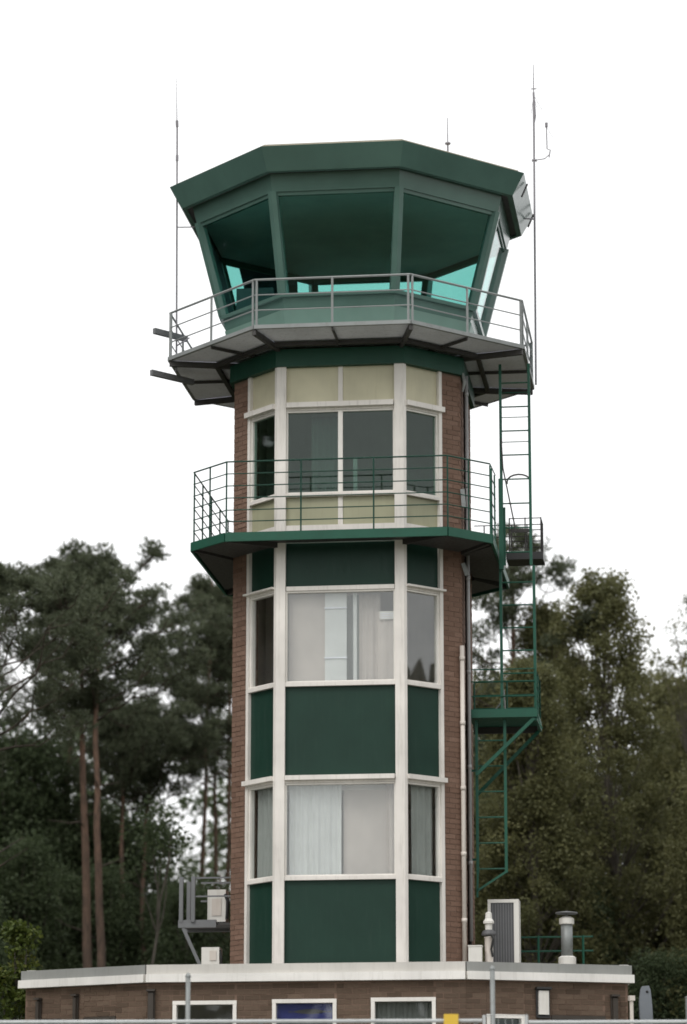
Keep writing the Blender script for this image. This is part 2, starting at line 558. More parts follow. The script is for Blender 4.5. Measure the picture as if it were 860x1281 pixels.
    # drip edge under the fascia
inner = [(BL[0] + 0.1, 5.9), (WL[0] + 0.1, WL[1] + 0.1), (FL[0] + 0.03, FL[1] + 0.12), (FR[0] - 0.03, FR[1] + 0.12), (WR[0] - 0.1, WR[1] + 0.1), (BR[0] - 0.1, 5.9)]
MB().prism(inner, 5.46, RT).build('roof', 'roof_gravel', low)
bw = MB(); Face(BR, BL).box(bw, 0.23, abs(BR[0] - BL[0]) - 0.23, G, 5.43, -0.22, 0); bw.build('wall', 'brick_brown', low)
MB().prism([(x * 0.93, y * 0.93) for x, y in inner], G + 0.01, G + 0.05).build('floor', 'floor_dark', low)
MB().box(-2.5, 1.6, -0.75, -0.68, G + 0.06, 5.42).build('added_partition', 'plaster', low)  # pale interior wall added to brighten the dark front windows
# slim dark upright strips on the front walls, and one black framed lamp
def wall_piece(F, a, label, w=0.085, z0=4.75, z1=5.24, kind=0):
    p = F.pt(a, 0.0, z0)
    o = tthing('wall_piece', label, 'lamp', p, 'lamps on the low building')
    m = MB(); F.box(m, a - w / 2, a + w / 2, z0, z1, 0.004, 0.03); m.build('back_plate', 'black_trim' if kind else 'dark_brown', o)
    m = MB(); F.box(m, a - w / 2 - 0.01, a + w / 2 + 0.01, z1 + 0.001, z1 + 0.03, 0.004, 0.10); m.build('hood', 'black_trim' if kind else 'dark_brown', o)
    m = MB(); F.box(m, a - w * 0.36, a + w * 0.36, z0 + 0.03, z1 - 0.02, 0.031, 0.075); m.build('diffuser', 'unit_white' if kind else 'dark_brown', o)
    m = MB(); F.box(m, a - w / 2, a + w / 2, z0 - 0.02, z0 - 0.001, 0.004, 0.085); m.build('base_cap', 'black_trim' if kind else 'dark_brown', o)
wall_piece(wall_faces[2], 1.12, 'black framed wall lamp with pale diffuser on the right wing', 0.20, 4.95, 5.33, 1)
wall_piece(wall_faces[2], 2.18, 'slim dark upright strip near the right brick corner', 0.10, 4.8, 5.25)
wall_piece(wall_faces[0], 0.26, 'slim dark upright strip nearest the left end of the brick building', 0.07, 4.8, 5.27)
wall_piece(wall_faces[0], 0.90, 'slim dark upright strip between the two windows of the left wing', 0.07, 4.8, 5.30)
wall_piece(wall_faces[1], 0.07, 'slim dark upright strip where left wing and middle front meet', 0.10, 4.8, 5.32)
# drain at the right end of the building
F = wall_faces[2]
m = MB().tube([F.pt(F.w + 0.03, 0.04, G), F.pt(F.w + 0.03, 0.04, 5.26)], 0.028)
dp = m.build('downpipe', 'pvc_pale', low, 'pale downpipe on the right corner')
F.box(MB(), F.w - 0.01, F.w + 0.07, 5.20, 5.27, 0.0, 0.08).build('hopper', 'pvc_pale', dp)

# ------------------------------------------------------------------ control tower
tower = tthing('control_tower', 'octagonal airfield control tower with green cab, white columns and brick corners', 'tower', (0, 0, G))
SA, SB = 0.92, 1.70
ring = octo(SA, SB)
f_front = Face(ring[2], ring[3])
f_cl = Face(ring[1], ring[2])
f_cr = Face(ring[3], ring[4])
f_right = Face(ring[4], ring[5])
f_left = Face(ring[0], ring[1])
f_back = Face(ring[6], ring[7])
f_br = Face(ring[5], ring[6])
f_bl = Face(ring[7], ring[0])
SZ0, SZ1 = RT + 0.004, 14.72
PIER = 0.37
def brick_part(name, F, a0, a1, z0, z1, seed, e0=0.0, e1=0.0):
    c = MB(); F.box(c, a0, a1, z0, z1, -0.20, -0.012)
    w = c.build(name, 'mortar', tower)
    b = MB(); bricks(b, F.pt(a0, -0.012, 0), F.u, F.n, a1 - a0, z0, z1, seed)
    b.build('brickwork', 'brick_red', w, kind='stuff')
brick_part('brick_pier', f_cl, 0.0, PIER, SZ0, 14.45, 11)
brick_part('brick_pier', f_cr, f_cr.w - PIER, f_cr.w, SZ0, 14.45, 12)
brick_part('side_wall', f_right, 0.0, f_right.w, SZ0, 14.72, 13)
brick_part('side_wall', f_left, 0.0, f_left.w, SZ0, 14.72, 14)
brick_part('back_wall', f_br, 0.0, f_br.w, SZ0, 14.72, 15)
brick_part('back_wall', f_bl, 0.0, f_bl.w, SZ0, 14.72, 16)

Zp = dict(G1=(5.65, 6.893), S1=(6.895, 6.95), W1=(6.952, 8.285), L1=(8.287, 8.388), G2=(8.39, 9.683), S2=(9.685, 9.742),
          W2=(9.744, 11.088), L2=(11.09, 11.152), G3=(11.154, 11.80), C1=(12.06, 12.483), S3=(12.485, 12.535), W3=(12.537, 13.788),
          L3=(13.79, 13.90), C2=(13.902, 14.45))
def curtain(F, a0, a1, z0, z1, d, mat, parent, amp=0.02, wl=0.085, seed=0):
    rnd = random.Random(seed)
    n = max(6, int((a1 - a0) / 0.012))
    m = MB()
    ph = rnd.random() * 6
    off = [amp * (math.sin(ph + s * 0.012 / wl * 6.28) + 0.5 * math.sin(ph * 2 + s * 0.012 / wl * 2.7)) for s in range(n + 1)]
    for s in range(n + 1):
        a = a0 + (a1 - a0) * s / n
        m.v += [F.pt(a, d + off[s], z0), F.pt(a, d + off[s] * 0.7, z1)]
    for s in range(n):
        m.f.append((2 * s, 2 * s + 2, 2 * s + 3, 2 * s + 1))
    return m.build('curtain', mat, parent, smooth=True)

def glazed_face(F, a0, a1, canted, split, back=False):
    """one glazed bay face between a0 and a1: panels, windows, ledges, frame strips"""
    d0, d1 = -0.06, -0.035
    fs = 0.06
    for key, mat in (('G1', 'panel_green'), ('G2', 'panel_green'), ('G3', 'panel_green'), ('C1', 'khaki'), ('C2', 'cream')):
        z0, z1 = Zp[key]
        parts = [(a0, a1)] if not (split and key[0] == 'C') else [(a0, (a0 + a1) / 2 - 0.035), ((a0 + a1) / 2 + 0.035, a1)]
        for p0, p1 in parts:
            F.box(MB(), p0, p1, z0, z1, d0, d1).build('panel', mat, tower)
        if split and key[0] == 'C':
            F.box(MB(), (a0 + a1) / 2 - 0.034, (a0 + a1) / 2 + 0.034, z0, z1, d0, -0.018).build('mullion', 'white_paint', tower)
    F.box(MB(), a0, a1, 11.98, 12.058, d0, 0.02).build('sill', 'white_paint', tower)
    for key in ('S1', 'S2', 'S3'):
        z0, z1 = Zp[key]
        F.box(MB(), a0, a1, z0, z1, d0, 0.022).build('sill', 'white_paint', tower)
    for key in ('L1', 'L2', 'L3'):
        z0, z1 = Zp[key]
        proud = 0.075 if (canted or key != 'L2') else 0.012
        m = MB()
        F.box(m, a0 - ((0.075 if F is f_cl else 0.0) if canted else -0.01), a1 + ((0.075 if F is f_cr else 0.0) if canted else -0.01), z0 + (0.035 if proud > 0.05 else 0), z1, d0, proud)
        if proud > 0.05:
            F.box(m, a0, a1, z0, z0 + 0.034, d0, 0.004)
        m.build('ledge', 'white_paint', tower)
    for key in ('W1', 'W2', 'W3'):
        z0, z1 = Zp[key]
        m = MB()
        t = 0.026
        F.box(m, a0, a1, z1 - t, z1, d0 - 0.03, -0.012)
        F.box(m, a0, a1, z0, z0 + t * 0.8, d0 - 0.03, -0.012)
        F.box(m, a0, a0 + t, z0 + t * 0.8, z1 - t, d0 - 0.028, -0.014)
        F.box(m, a1 - t, a1, z0 + t * 0.8, z1 - t, d0 - 0.028, -0.014)
        w = m.build('window', 'frame_white', tower)
        mid = split and key == 'W3'
        spans = [(a0 + t, a1 - t)] if not mid else [(a0 + t, (a0 + a1) / 2 - 0.034), ((a0 + a1) / 2 + 0.034, a1 - t)]
        if mid:
            F.box(MB(), (a0 + a1) / 2 - 0.034, (a0 + a1) / 2 + 0.034, z0 + t * 0.8, z1 - t, d0 - 0.02, -0.010).build('mullion', 'frame_white', w)
        for p0, p1 in spans:
            F.box(MB(), p0, p1, z0 + t * 0.8, z1 - t, d0 + 0.004, d0 + 0.012).build('pane', 'grey_glass' if key == 'W3' else 'clear_glass', w)
        if back:
            continue
        A, B = a0 + t, a1 - t
        if key == 'W1' and not canted:
            curtain(F, A + 0.02, A + (B - A) * 0.50, z0 + 0.02, z1 - 0.02, -0.16, 'curtain_white', w, 0.016, 0.08, 1)
            curtain(F, A + (B - A) * 0.51, B - 0.12, z0 + 0.02, z1 - 0.02, -0.24, 'curtain_greige', w, 0.006, 0.3, 2)
            curtain(F, B - 0.13, B, z0 + 0.02, z1 - 0.02, -0.19, 'curtain_greige', w, 0.014, 0.07, 3)
        if key == 'W1' and canted:
            curtain(F, A + (B - A) * (0.10 if F is f_cl else 0.26), B - 0.01, z0 + 0.02, z1 - 0.02, -0.13, 'curtain_sage', w, 0.022, 0.12, 4)
        if key == 'W2' and not canted:
            curtain(F, A, A + (B - A) * 0.35, z0 + 0.02, z1 - 0.02, -0.17, 'curtain_greige', w, 0.004, 0.4, 5)
            curtain(F, A + (B - A) * 0.345, A + (B - A) * 0.55, z0 + 0.02, z1 - 0.02, -0.13, 'curtain_white', w, 0.003, 0.3, 6)  # white sheet in place of the bright far window seen through the room
            curtain(F, A + (B - A) * 0.54, A + (B - A) * 0.70, z0 + 0.02, z1 - 0.02, -0.30, 'curtain_grey', w, 0.006, 0.09, 12)
            curtain(F, A + (B - A) * 0.61, A + (B - A) * 0.645, z0 + 0.02, z1 - 0.02, -0.15, 'curtain_white', w, 0.008, 0.05, 7)
            curtain(F, A + (B - A) * 0.66, A + (B - A) * 0.86, z0 + 0.02, z1 - 0.02, -0.25, 'curtain_greige', w, 0.012, 0.09, 8)
            curtain(F, A + (B - A) * 0.84, B, z0 + 0.02, z1 - 0.30, -0.18, 'curtain_greige', w, 0.006, 0.12, 9)
            for zz in (z1 - 0.25, z0 + 0.36):
                F.box(MB(), A + (B - A) * 0.34, A + (B - A) * 0.555, zz, zz + 0.02, -0.125, -0.115).build('strip_rail', 'plate_grey', w)
            F.box(MB(), A + (B - A) * 0.86, B - 0.01, z1 - 0.42, z1 - 0.30, -0.16, -0.15).build('paper_note', 'unit_white', w)
            for k, q in enumerate((0.25, 0.5, 0.75)):
                F.box(MB(), A + (B - A) * 0.865, B - 0.02, z1 - 0.42 + 0.03 * k + 0.02, z1 - 0.42 + 0.03 * k + 0.03, -0.149, -0.148).build('print_line', 'plate_grey', w)
        if key == 'W3' and not canted:
            curtain(F, A + (B - A) * 0.20, A + (B - A) * 0.46, z0 + 0.02, z1 - 0.02, -0.30, 'curtain_grey', w, 0.02, 0.12, 10)
            curtain(F, A + (B - A) * 0.60, A + (B - A) * 0.64, z0 + 0.02, z0 + 0.6, -0.30, 'curtain_white', w, 0.01, 0.1, 11)
CW = 0.152                                   # column width
glazed_face(f_front, CW - 0.03, f_front.w - CW + 0.03, False, True)
glazed_face(f_cl, PIER + 0.062, f_cl.w - 0.036, True, False)
glazed_face(f_cr, 0.036, f_cr.w - PIER - 0.062, True, False)
glazed_face(f_back, CW, f_back.w - CW, False, True, True)
# white corner columns (fold round the corner) and frame strips against the brick
for (F0, F1, sgn) in ((f_cl, f_front, -1), (f_front, f_cr, 1)):
    corner = F0.Q
    for z0, z1 in ((5.65, 11.80), (11.88, 14.45)):
        fa = F1 if sgn < 0 else F0
        fc = F0 if sgn < 0 else F1
        if sgn < 0:
            poly = [fa.pt(CW - 0.03, 0.035, 0), fa.pt(CW - 0.03, -0.07, 0), fa.pt(0, -0.08, 0), fc.pt(fc.w - 0.036, -0.07, 0), fc.pt(fc.w - 0.036, 0.035, 0), (corner[0] - 0.012, corner[1] - 0.034)]
        else:
            poly = [(corner[0] + 0.012, corner[1] - 0.034), fc.pt(0.036, 0.035, 0), fc.pt(0.036, -0.07, 0), fa.pt(fa.w, -0.08, 0), fa.pt(fa.w - CW + 0.03, -0.07, 0), fa.pt(fa.w - CW + 0.03, 0.035, 0)]
        MB().prism([p[:2] for p in poly], z0, z1).build('column', 'white_paint', tower)
for F, a in ((f_cl, PIER), (f_cr, f_cr.w - PIER - 0.062)):
    for z0, z1 in ((5.65, 11.80), (11.88, 14.45)):
        F.box(MB(), a + 0.002, a + 0.060, z0, z1, -0.08, 0.018).build('frame_strip', 'white_paint', tower)
for F, a in ((f_back, 0.0), (f_back, f_back.w - CW)):
    F.box(MB(), a, a + CW, 5.62, 14.45, -0.08, 0.03).build('column', 'white_paint', tower)
# green band under the gallery
bo, bi = octo(SA + 0.03, SB + 0.06), octo(SA - 0.03, SB - 0.12)
m = MB()
m.loft([[(x, y, 14.452) for x, y in bi], [(x, y, 14.452) for x, y in bo], [(x, y, 14.715) for x, y in bo], [(x, y, 14.715) for x, y in bi]], cap=False)
m.build('green_band', 'band_green', tower)
# floors, inner walls
for z in (8.30, 11.66):
    MB().prism(octo(SA - 0.10, SB - 0.22), z - 0.10, z + 0.06).build('floor_slab', 'plaster', tower)
for z0, z1 in ((5.72, 8.19), (8.37, 11.55), (11.73, 14.44)):
    m = MB()
    for F in (f_right, f_left, f_br, f_bl):
        F.box(m, 0.06, F.w - 0.06, z0, z1, -0.24, -0.203)
    m.build('inner_wall', 'plaster', tower)
    MB().box(-1.42, 1.42, 0.55, 0.62, z0, z1).build('added_partition', 'plaster', tower)  # widened to block the sky showing through the back windows
MB().prism(octo(SA - 0.14, SB - 0.26), 14.46, 14.70).build('floor_slab', 'ceiling_dark', tower)

# ---- lower balcony
BA, BB = 1.62, 2.22
bz0, bz1 = 11.735, 11.865
br_ = octo(BA, BB)
m = MB()
bo, bi = octo(BA, BB), octo(SA + 0.01, SB + 0.015)
m.loft([[(x, y, bz1 - 0.06) for x, y in bi], [(x, y, bz1 - 0.06) for x, y in octo(BA - 0.02, BB - 0.04)], [(x, y, bz1 - 0.002) for x, y in octo(BA - 0.02, BB - 0.04)], [(x, y, bz1 - 0.002) for x, y in bi]], cap=False)
bal = m.build('balcony', 'dark_steel', tower)
for i in range(8):
    F = Face(bo[i], bo[(i + 1) % 8])
    e = MB()
    F.box(e, 0.012, F.w - 0.012, bz0, bz1, -0.035, 0.0)
    e.build('edge_beam', 'rail_green', bal)
for i in range(8):                         # brackets under the corners
    x, y = bo[i]
    x1, y1 = bi[i]
    m = MB()
    m.bar((x * 0.97, y * 0.97, bz0 + 0.03), (x1, y1, bz0 + 0.03), 0.06, 0.07)
    m.build('bracket', 'dark_steel', bal)
# sloped soffit sheets between the brackets
for i in (3, 4, 0, 1, 5, 7):
    P0, P1 = bo[i], bo[(i + 1) % 8]
    Q0, Q1 = bi[i], bi[(i + 1) % 8]
    def ip(P, Q, t, z): return (P[0] * (1 - t) + Q[0] * t, P[1] * (1 - t) + Q[1] * t, z)
    a = (ip(P0, P1, 0.08, 0)[:2], ip(P0, P1, 0.92, 0)[:2], ip(Q0, Q1, 0.92, 0)[:2], ip(Q0, Q1, 0.08, 0)[:2])
    q = [ip(a[0], a[3], 0.10, bz0 + 0.03), ip(a[1], a[2], 0.10, bz0 + 0.03), ip(a[1], a[2], 0.98, bz0 + 0.02), ip(a[0], a[3], 0.98, bz0 + 0.02)]
    MB().quadbox(q + [(x, y, z + 0.012) for x, y, z in q]).build('soffit_sheet', 'dark_steel', bal)
def railing(parent, pts, heights, post_h, z, mat, r_rail, r_post, posts, closed=False, top_r=None, pname='post', rname='rail'):
    n = len(pts)
    segs = [(i, (i + 1) % n) for i in range(n if closed else n - 1)]
    for k, h in enumerate(heights):
        for i, j in segs:
            MB().tube([(*pts[i], z + h), (*pts[j], z + h)], (top_r if top_r and k == len(heights) - 1 else r_rail), 6).build(rname, mat, parent)
    for i, j in segs:
        for t in posts(i):
            x, y = pts[i][0] * (1 - t) + pts[j][0] * t, pts[i][1] * (1 - t) + pts[j][1] * t
            MB().tube([(x, y, z - 0.05), (x, y, z + post_h)], r_post, 6).build(pname, mat, parent)
ro = octo(BA - 0.02, BB - 0.04)
rail_pts = [ro[i] for i in (7, 0, 1, 2, 3, 4)]
railing(bal, rail_pts, [0.17, 0.34, 0.52, 0.70, 0.88, 1.06], 1.06, bz1, 'rail_dark', 0.0085, 0.013,
        lambda i: [0.0, 0.25, 0.5, 0.75] if i == 1 else ([0.0, 0.34, 0.67] if i == 3 else [0.02, 0.5]), top_r=0.012)
# short bent return of the rails on the right side, ending at the ladder
c4 = ro[4]
for h in (0.17, 0.34, 0.52, 0.70, 0.88, 1.06):
    MB().tube([(c4[0], c4[1], bz1 + h), (c4[0] + 0.015, c4[1] + 0.14, bz1 + h - 0.02), (c4[0] + 0.03, c4[1] + 0.62, bz1 + h - 0.02)], 0.0085, 6).build('rail', 'rail_dark', bal)
for t in (0.0, 0.20, 0.62):
    MB().tube([(c4[0] + 0.03 * t, c4[1] + t, bz1 - 0.05), (c4[0] + 0.03 * t, c4[1] + t, bz1 + 1.04)], 0.014, 6).build('post', 'rail_green', bal)
m = MB().box(2.235, 2.30, -0.70, -0.62, 11.55, 12.92); m.build('gate_post', 'rail_green', bal)
MB().box(2.245, 2.33, -0.618, -0.60, 11.62, 12.50).build('gate_plate', 'rail_green', bal)

# ---- gallery under the cab
GA, GB = 1.15, 2.68
gz0, gz1 = 14.72, 14.82
go, gi = octo(GA, GB), octo(SA - 0.05, SB - 0.10)
gal = None
m = MB()
for i in range(8):
    F = Face(go[i], go[(i + 1) % 8])
    F.box(m, 0.01, F.w - 0.01, gz0 + 0.055, gz1 + 0.012, -0.05, 0.0)
gal = m.build('gallery', 'galvanised', tower)
def ipz(P, Q, t, z): return (P[0] * (1 - t) + Q[0] * t, P[1] * (1 - t) + Q[1] * t, z)
for i in range(8):
    P0, P1, Q0, Q1 = go[i], go[(i + 1) % 8], gi[i], gi[(i + 1) % 8]
    # two plates per side
    for t0, t1 in ((0.008, 0.4985), (0.5015, 0.992)):
        A, B, C, D = ipz(P0, P1, t0, 0), ipz(P0, P1, t1, 0), ipz(Q0, Q1, t1, 0), ipz(Q0, Q1, t0, 0)
        q = [ipz(A, D, 0.05, gz0 + 0.058), ipz(B, C, 0.05, gz0 + 0.058), ipz(B, C, 0.99, gz0 + 0.058), ipz(A, D, 0.99, gz0 + 0.058)]
        MB().quadbox(q + [(x, y, z + 0.04) for x, y, z in q]).build('floor_plate', 'plate_grey', gal)
    m = MB(); m.bar(ipz(P0, Q0, 0.03, gz0 + 0.01), ipz(P0, Q0, 1.0, gz0 - 0.0), 0.055, 0.08); m.build('beam', 'dark_steel', gal)
    A, B = ipz(P0, P1, 0.5, 0), ipz(Q0, Q1, 0.5, 0)
    m = MB(); m.bar(ipz(A, B, 0.03, gz0 + 0.025), ipz(A, B, 1.0, gz0 + 0.025), 0.022, 0.045); m.build('beam', 'dark_steel', gal)
    m = MB(); m.bar(ipz(P0, Q0, 0.66, gz0 + 0.01), ipz(P1, Q1, 0.66, gz0 + 0.01), 0.06, 0.06); m.build('cross_beam', 'dark_steel', gal)
gro = octo(GA - 0.01, GB - 0.03)
railing(gal, gro, [0.24, 0.47, 0.70], 0.70, gz1, 'galvanised', 0.0095, 0.019,
        lambda i: [0.015, 0.5, 0.985], closed=True, top_r=0.017)

# ---- cab
CZ0, CZ1 = 14.83, 17.30
def cab_ring(z, off=0.0):
    t = (z - 14.83) / (17.30 - 14.83)
    a, b = 0.79 + (0.965 - 0.79) * t, 1.75 + (2.37 - 1.75) * t
    return octo(a + off * 0.414, b + off)
def cab_slab(mb, i, z0, z1, d0, d1, inset=0.0):
    """leaning slab of cab side i between heights z0 and z1, from offset d0 (inner) to d1 (outer)"""
    p = []
    for z in (z0, z1):
        ro_, ri_ = cab_ring(z, d1), cab_ring(z, d0)
        A, B = ro_[i], ro_[(i + 1) % 8]
        C, D = ri_[(i + 1) % 8], ri_[i]
        L = math.hypot(B[0] - A[0], B[1] - A[1])
        t = inset / L
        p += [ipz(A, B, t, z), ipz(A, B, 1 - t, z), ipz(D, C, 1 - t, z), ipz(D, C, t, z)]
    return mb.quadbox(p)
ZS, ZH = 15.50, 16.98                        # window sill and head
for i in range(8):
    cab_slab(MB(), i, CZ0 - 0.02, ZS - 0.20, -0.06, 0.0, 0.0).build('parapet_panel', 'parapet_green', tower)
    cab_slab(MB(), i, ZS - 0.198, ZS - 0.03, -0.055, -0.02, 0.0).build('parapet_rail', 'cab_green', tower)
    cab_slab(MB(), i, ZS - 0.028, ZS + 0.02, -0.10, 0.03, 0.0).build('sill', 'cab_green', tower)
    m = MB()
    cab_slab(m, i, ZH, 17.24, -0.07, 0.0, 0.0)
    m.build('window_head', 'cab_green', tower)
    m = MB()
    t = 0.05
    cab_slab(m, i, ZH - t, ZH - 0.002, -0.075, -0.022, 0.06)
    wf = m.build('window', 'cab_green', tower)
    cab_slab(MB(), i, ZS + 0.022, ZH - t - 0.002, -0.05, -0.042, 0.055).build('pane', 'cab_glass', wf)
for i, za in ((0, 15.54), (7, 15.75)):          # dark blinds drawn on the left and left-rear windows
    cab_slab(MB(), i, za, ZH - 0.06, -0.075, -0.066, 0.10 if i == 0 else 0.34).build('roller_blind', 'blind_blue', tower)
for i in range(8):                           # leaning corner mullions
    m = MB()
    rings = []
    for z in (ZS + 0.021, ZH - 0.001):
        ro_, ri_ = cab_ring(z, 0.035), cab_ring(z, -0.09)
        p, q = ro_[i], ri_[i]
        prv, nxt = ro_[i - 1], ro_[(i + 1) % 8]
        prq, nxq = ri_[i - 1], ri_[(i + 1) % 8]
        def step(a, b, d):
            L = math.hypot(b[0] - a[0], b[1] - a[1]); return (a[0] + (b[0] - a[0]) * d / L, a[1] + (b[1] - a[1]) * d / L, z)
        rings.append([step(p, prv, 0.075), (p[0], p[1], z), step(p, nxt, 0.075), step(q, nxq, 0.06), (q[0], q[1], z), step(q, prq, 0.06)])
    m.loft(rings)
    m.build('mullion', 'cab_green', tower)
MB().prism(cab_ring(CZ0, -0.08), CZ0 - 0.015, CZ0 + 0.03).build('cab_floor', 'floor_dark', tower)
MB().prism(cab_ring(17.0, -0.09), 17.03, 17.09).build('cab_ceiling', 'ceiling_dark', tower)
# roof
rf = MB().prism(octo(0.94, 2.40), 17.262, 17.50).build('cab_roof', 'roof_gravel', tower)
top, bot, = octo(1.045, 2.70), octo(0.985, 2.52)
ti, bi2 = octo(1.015, 2.62), octo(0.95, 2.44)
for i in range(8):
    j = (i + 1) % 8
    MB().quadbox([(*bot[i], 17.22), (*bot[j], 17.22), (*bi2[j], 17.22), (*bi2[i], 17.22), (*top[i], 17.55), (*top[j], 17.55), (*ti[j], 17.55), (*ti[i], 17.55)]).build('fascia_board', 'cab_green', rf)
m = MB()
so, si = octo(0.96, 2.462), cab_ring(17.25, -0.02)
m.loft([[(x, y, 17.245) for x, y in so], [(x, y, 17.245) for x, y in si], [(x, y, 17.257) for x, y in si], [(x, y, 17.257) for x, y in so]], cap=False)
m.build('soffit', 'dark_steel', rf)
MB().prism(octo(1.01, 2.61), 17.502, 17.605).build('roof_edge', 'roof_edge', rf)
# hooks of the sun screen rail at the cab's right side
for s in (0.15, 0.85):
    a = ipz(top[4], top[5], s, 17.40)
    MB().bar((a[0] - 0.06, a[1], 17.28), (a[0] + 0.02, a[1] + 0.12, 17.52), 0.02, 0.02).build('strut', 'dark_steel', rf)
# control desk inside
desk = tthing('control_desk', 'dark control desk with screens behind the cab windows', 'desk', (0, 0, CZ0 + 0.032))
dr, di = cab_ring(CZ0 + 0.6, -0.14), octo(0.55, 1.25)
m = MB()
for i in (1, 2, 3):
    j = i + 1
    m.quadbox([(*di[i], 15.42), (*di[j], 15.42), (*dr[j], 15.42), (*dr[i], 15.42), (*di[i], 15.47), (*di[j], 15.47), (*dr[j], 15.47), (*dr[i], 15.47)])
m.build('desk_top', 'desk_dark', desk)
for k, (x, y) in enumerate([(-1.15, -0.55), (1.15, -0.55), (-0.5, -1.2), (0.5, -1.2)]):
    MB().box(x - 0.04, x + 0.04, y - 0.04, y + 0.04, CZ0 + 0.032, 15.42).build('leg', 'desk_dark', desk)
for (x, y, w) in ((-1.42, -0.75, 0.28), (-0.55, -1.55, 0.0), (0.62, -1.5, 0.0)):
    if w:
        s = MB().box(x - w, x + w, y - 0.03, y + 0.03, 15.56, 15.98).build('screen', 'desk_dark', desk)
        MB().box(x - 0.04, x + 0.04, y - 0.05, y + 0.05, 15.47, 15.56).build('screen_foot', 'desk_dark', desk)

# ---- ladders, landing and platform on the right side
def ladder(parent_name, x0, x1, y, z0, z1, step, lab, rr=0.017, x0t=None, x1t=None, start=0.2):
    x0t = x0 if x0t is None else x0t
    x1t = x1 if x1t is None else x1t
    l = MB().bar((x0, y, z0), (x0t, y, z1), 0.042, 0.03).build(parent_name, 'rail_green', tower, lab)
    MB().bar((x1, y, z0), (x1t, y, z1), 0.042, 0.03).build('stile', 'rail_green', l)
    z = z0 + start
    while z < z1 - 0.05:
        t = (z - z0) / (z1 - z0)
        MB().tube([(x0 + (x0t - x0) * t, y, z), (x1 + (x1t - x1) * t, y, z)], 0.0115, 6).build('rung', 'rail_green', l)
        z += step
    return l
l1 = ladder('ladder', 2.272, 2.70, -0.60, 11.62, 14.70, 0.37, 'upper ladder from balcony to gallery')
l2 = ladder('ladder', 2.245, 2.735, -0.58, 9.47, 11.62, 0.34, 'middle ladder above the green platform')
for k, z in enumerate((14.36, 13.98, 13.60)):   # twin rungs of the back stile pair
    MB().tube([(2.28, -0.52, z - 0.08), (2.70, -0.52, z - 0.08)], 0.007, 6).build('rung', 'rail_green', l1)
MB().tube([(2.36, -0.60, 12.86)] + [(2.53 - 0.17 * math.cos(a), -0.60, 12.90 + 0.10 * math.sin(a)) for a in [math.pi * k / 8 for k in range(9)]] + [(2.70, -0.6, 12.86)], 0.013, 6).build('hoop', 'dark_steel', l1)
MB().tube([(2.28, -0.63, 13.55), (2.30, -0.63, 13.1), (2.48, -0.63, 12.14)], 0.012, 6).build('brace', 'dark_steel', l1)
lp = MB().box(2.31, 2.86, -0.28, 0.20, 11.78, 11.89).build('landing', 'black_trim', tower, 'small dark landing beside the balcony')
MB().box(2.40, 2.70, -0.325, -0.305, 12.18, 12.235).build('toe_bar', 'dark_steel', lp)
lpts = [(2.36, 0.18), (2.83, 0.18), (2.83, -0.25), (2.36, -0.25)]
railing(lp, lpts, [0.17, 0.34, 0.52], 0.53, 11.89, 'dark_steel', 0.008, 0.011, lambda i: [0.0, 0.5, 1.0])
MB().tube([(1.80, 0.18, 12.41), (2.36, 0.18, 12.41)], 0.008, 6).build('rail', 'dark_steel', lp)
MB().tube([(1.80, 0.18, 12.23), (2.36, 0.18, 12.23)], 0.008, 6).build('rail', 'dark_steel', lp)
MB().tube([(1.95, 0.18, 11.9), (1.95, 0.18, 12.41)], 0.011, 6).build('post', 'dark_steel', lp)
pf = MB().box(1.75, 2.76, -0.62, 0.42, 9.38, 9.44).build('platform', 'rail_green', tower, 'green steel platform halfway up the right side')
MB().box(1.75, 2.76, -0.66, -0.622, 9.35, 9.475).build('edge_beam', 'rail_green', pf)
MB().box(2.722, 2.76, -0.62, 0.42, 9.30, 9.378).build('edge_beam', 'rail_green', pf)
MB().box(1.75, 2.70, 0.38, 0.42, 9.28, 9.378).build('edge_beam', 'dark_steel', pf)
railing(pf, [(1.76, 0.40), (2.74, 0.40), (2.74, -0.60)], [0.22, 0.42, 0.62], 0.63, 9.44, 'rail_green', 0.010, 0.014, lambda i: [0.0, 0.5, 1.0])
for h in (0.22, 0.44, 0.62):
    MB().tube([(1.80, -0.61, 9.45 + h), (2.73, -0.61, 9.45 + h)], 0.009, 6).build('rail', 'rail_green', pf)
MB().bar((2.72, -0.62, 9.34), (1.86, -0.60, 8.52), 0.04, 0.05).build('brace', 'rail_green', pf)
MB().bar((2.72, 0.36, 9.30), (1.78, 0.36, 8.35), 0.04, 0.05).build('brace', 'rail_green', pf)
MB().tube([(2.755, -0.60, 9.45), (2.79, -0.60, 9.25), (2.83, -0.60, 9.18)], 0.010, 6).build('hook', 'rail_green', pf)
MB().tube([(2.0, -0.1, 9.5)] + [(2.0 + 0.24 * math.sin(a), -0.1, 9.5 + 0.34 * (1 - abs(math.cos(a))) + 0.02) for a in (0.5, 0.9, 1.3, 1.6)] + [(2.26, -0.1, 9.46)], 0.012, 6).build('hoop', 'galvanised', pf)
l3 = ladder('ladder', 1.86, 2.275, -0.50, 7.10, 9.34, 0.375, 'lower ladder below the green platform', start=0.06)
MB().bar((1.85, -0.50, 6.75), (1.86, -0.50, 7.12), 0.035, 0.03).build('stile', 'rail_green', l3)
MB().bar((2.28, -0.50, 7.12), (1.84, -0.50, 6.84), 0.035, 0.03).build('foot_brace', 'rail_green', l3)
for z in (7.3, 8.6):
    MB().bar((1.70, -0.47, z), (1.86, -0.47, z), 0.03, 0.03).build('wall_tie', 'rail_green', l3)
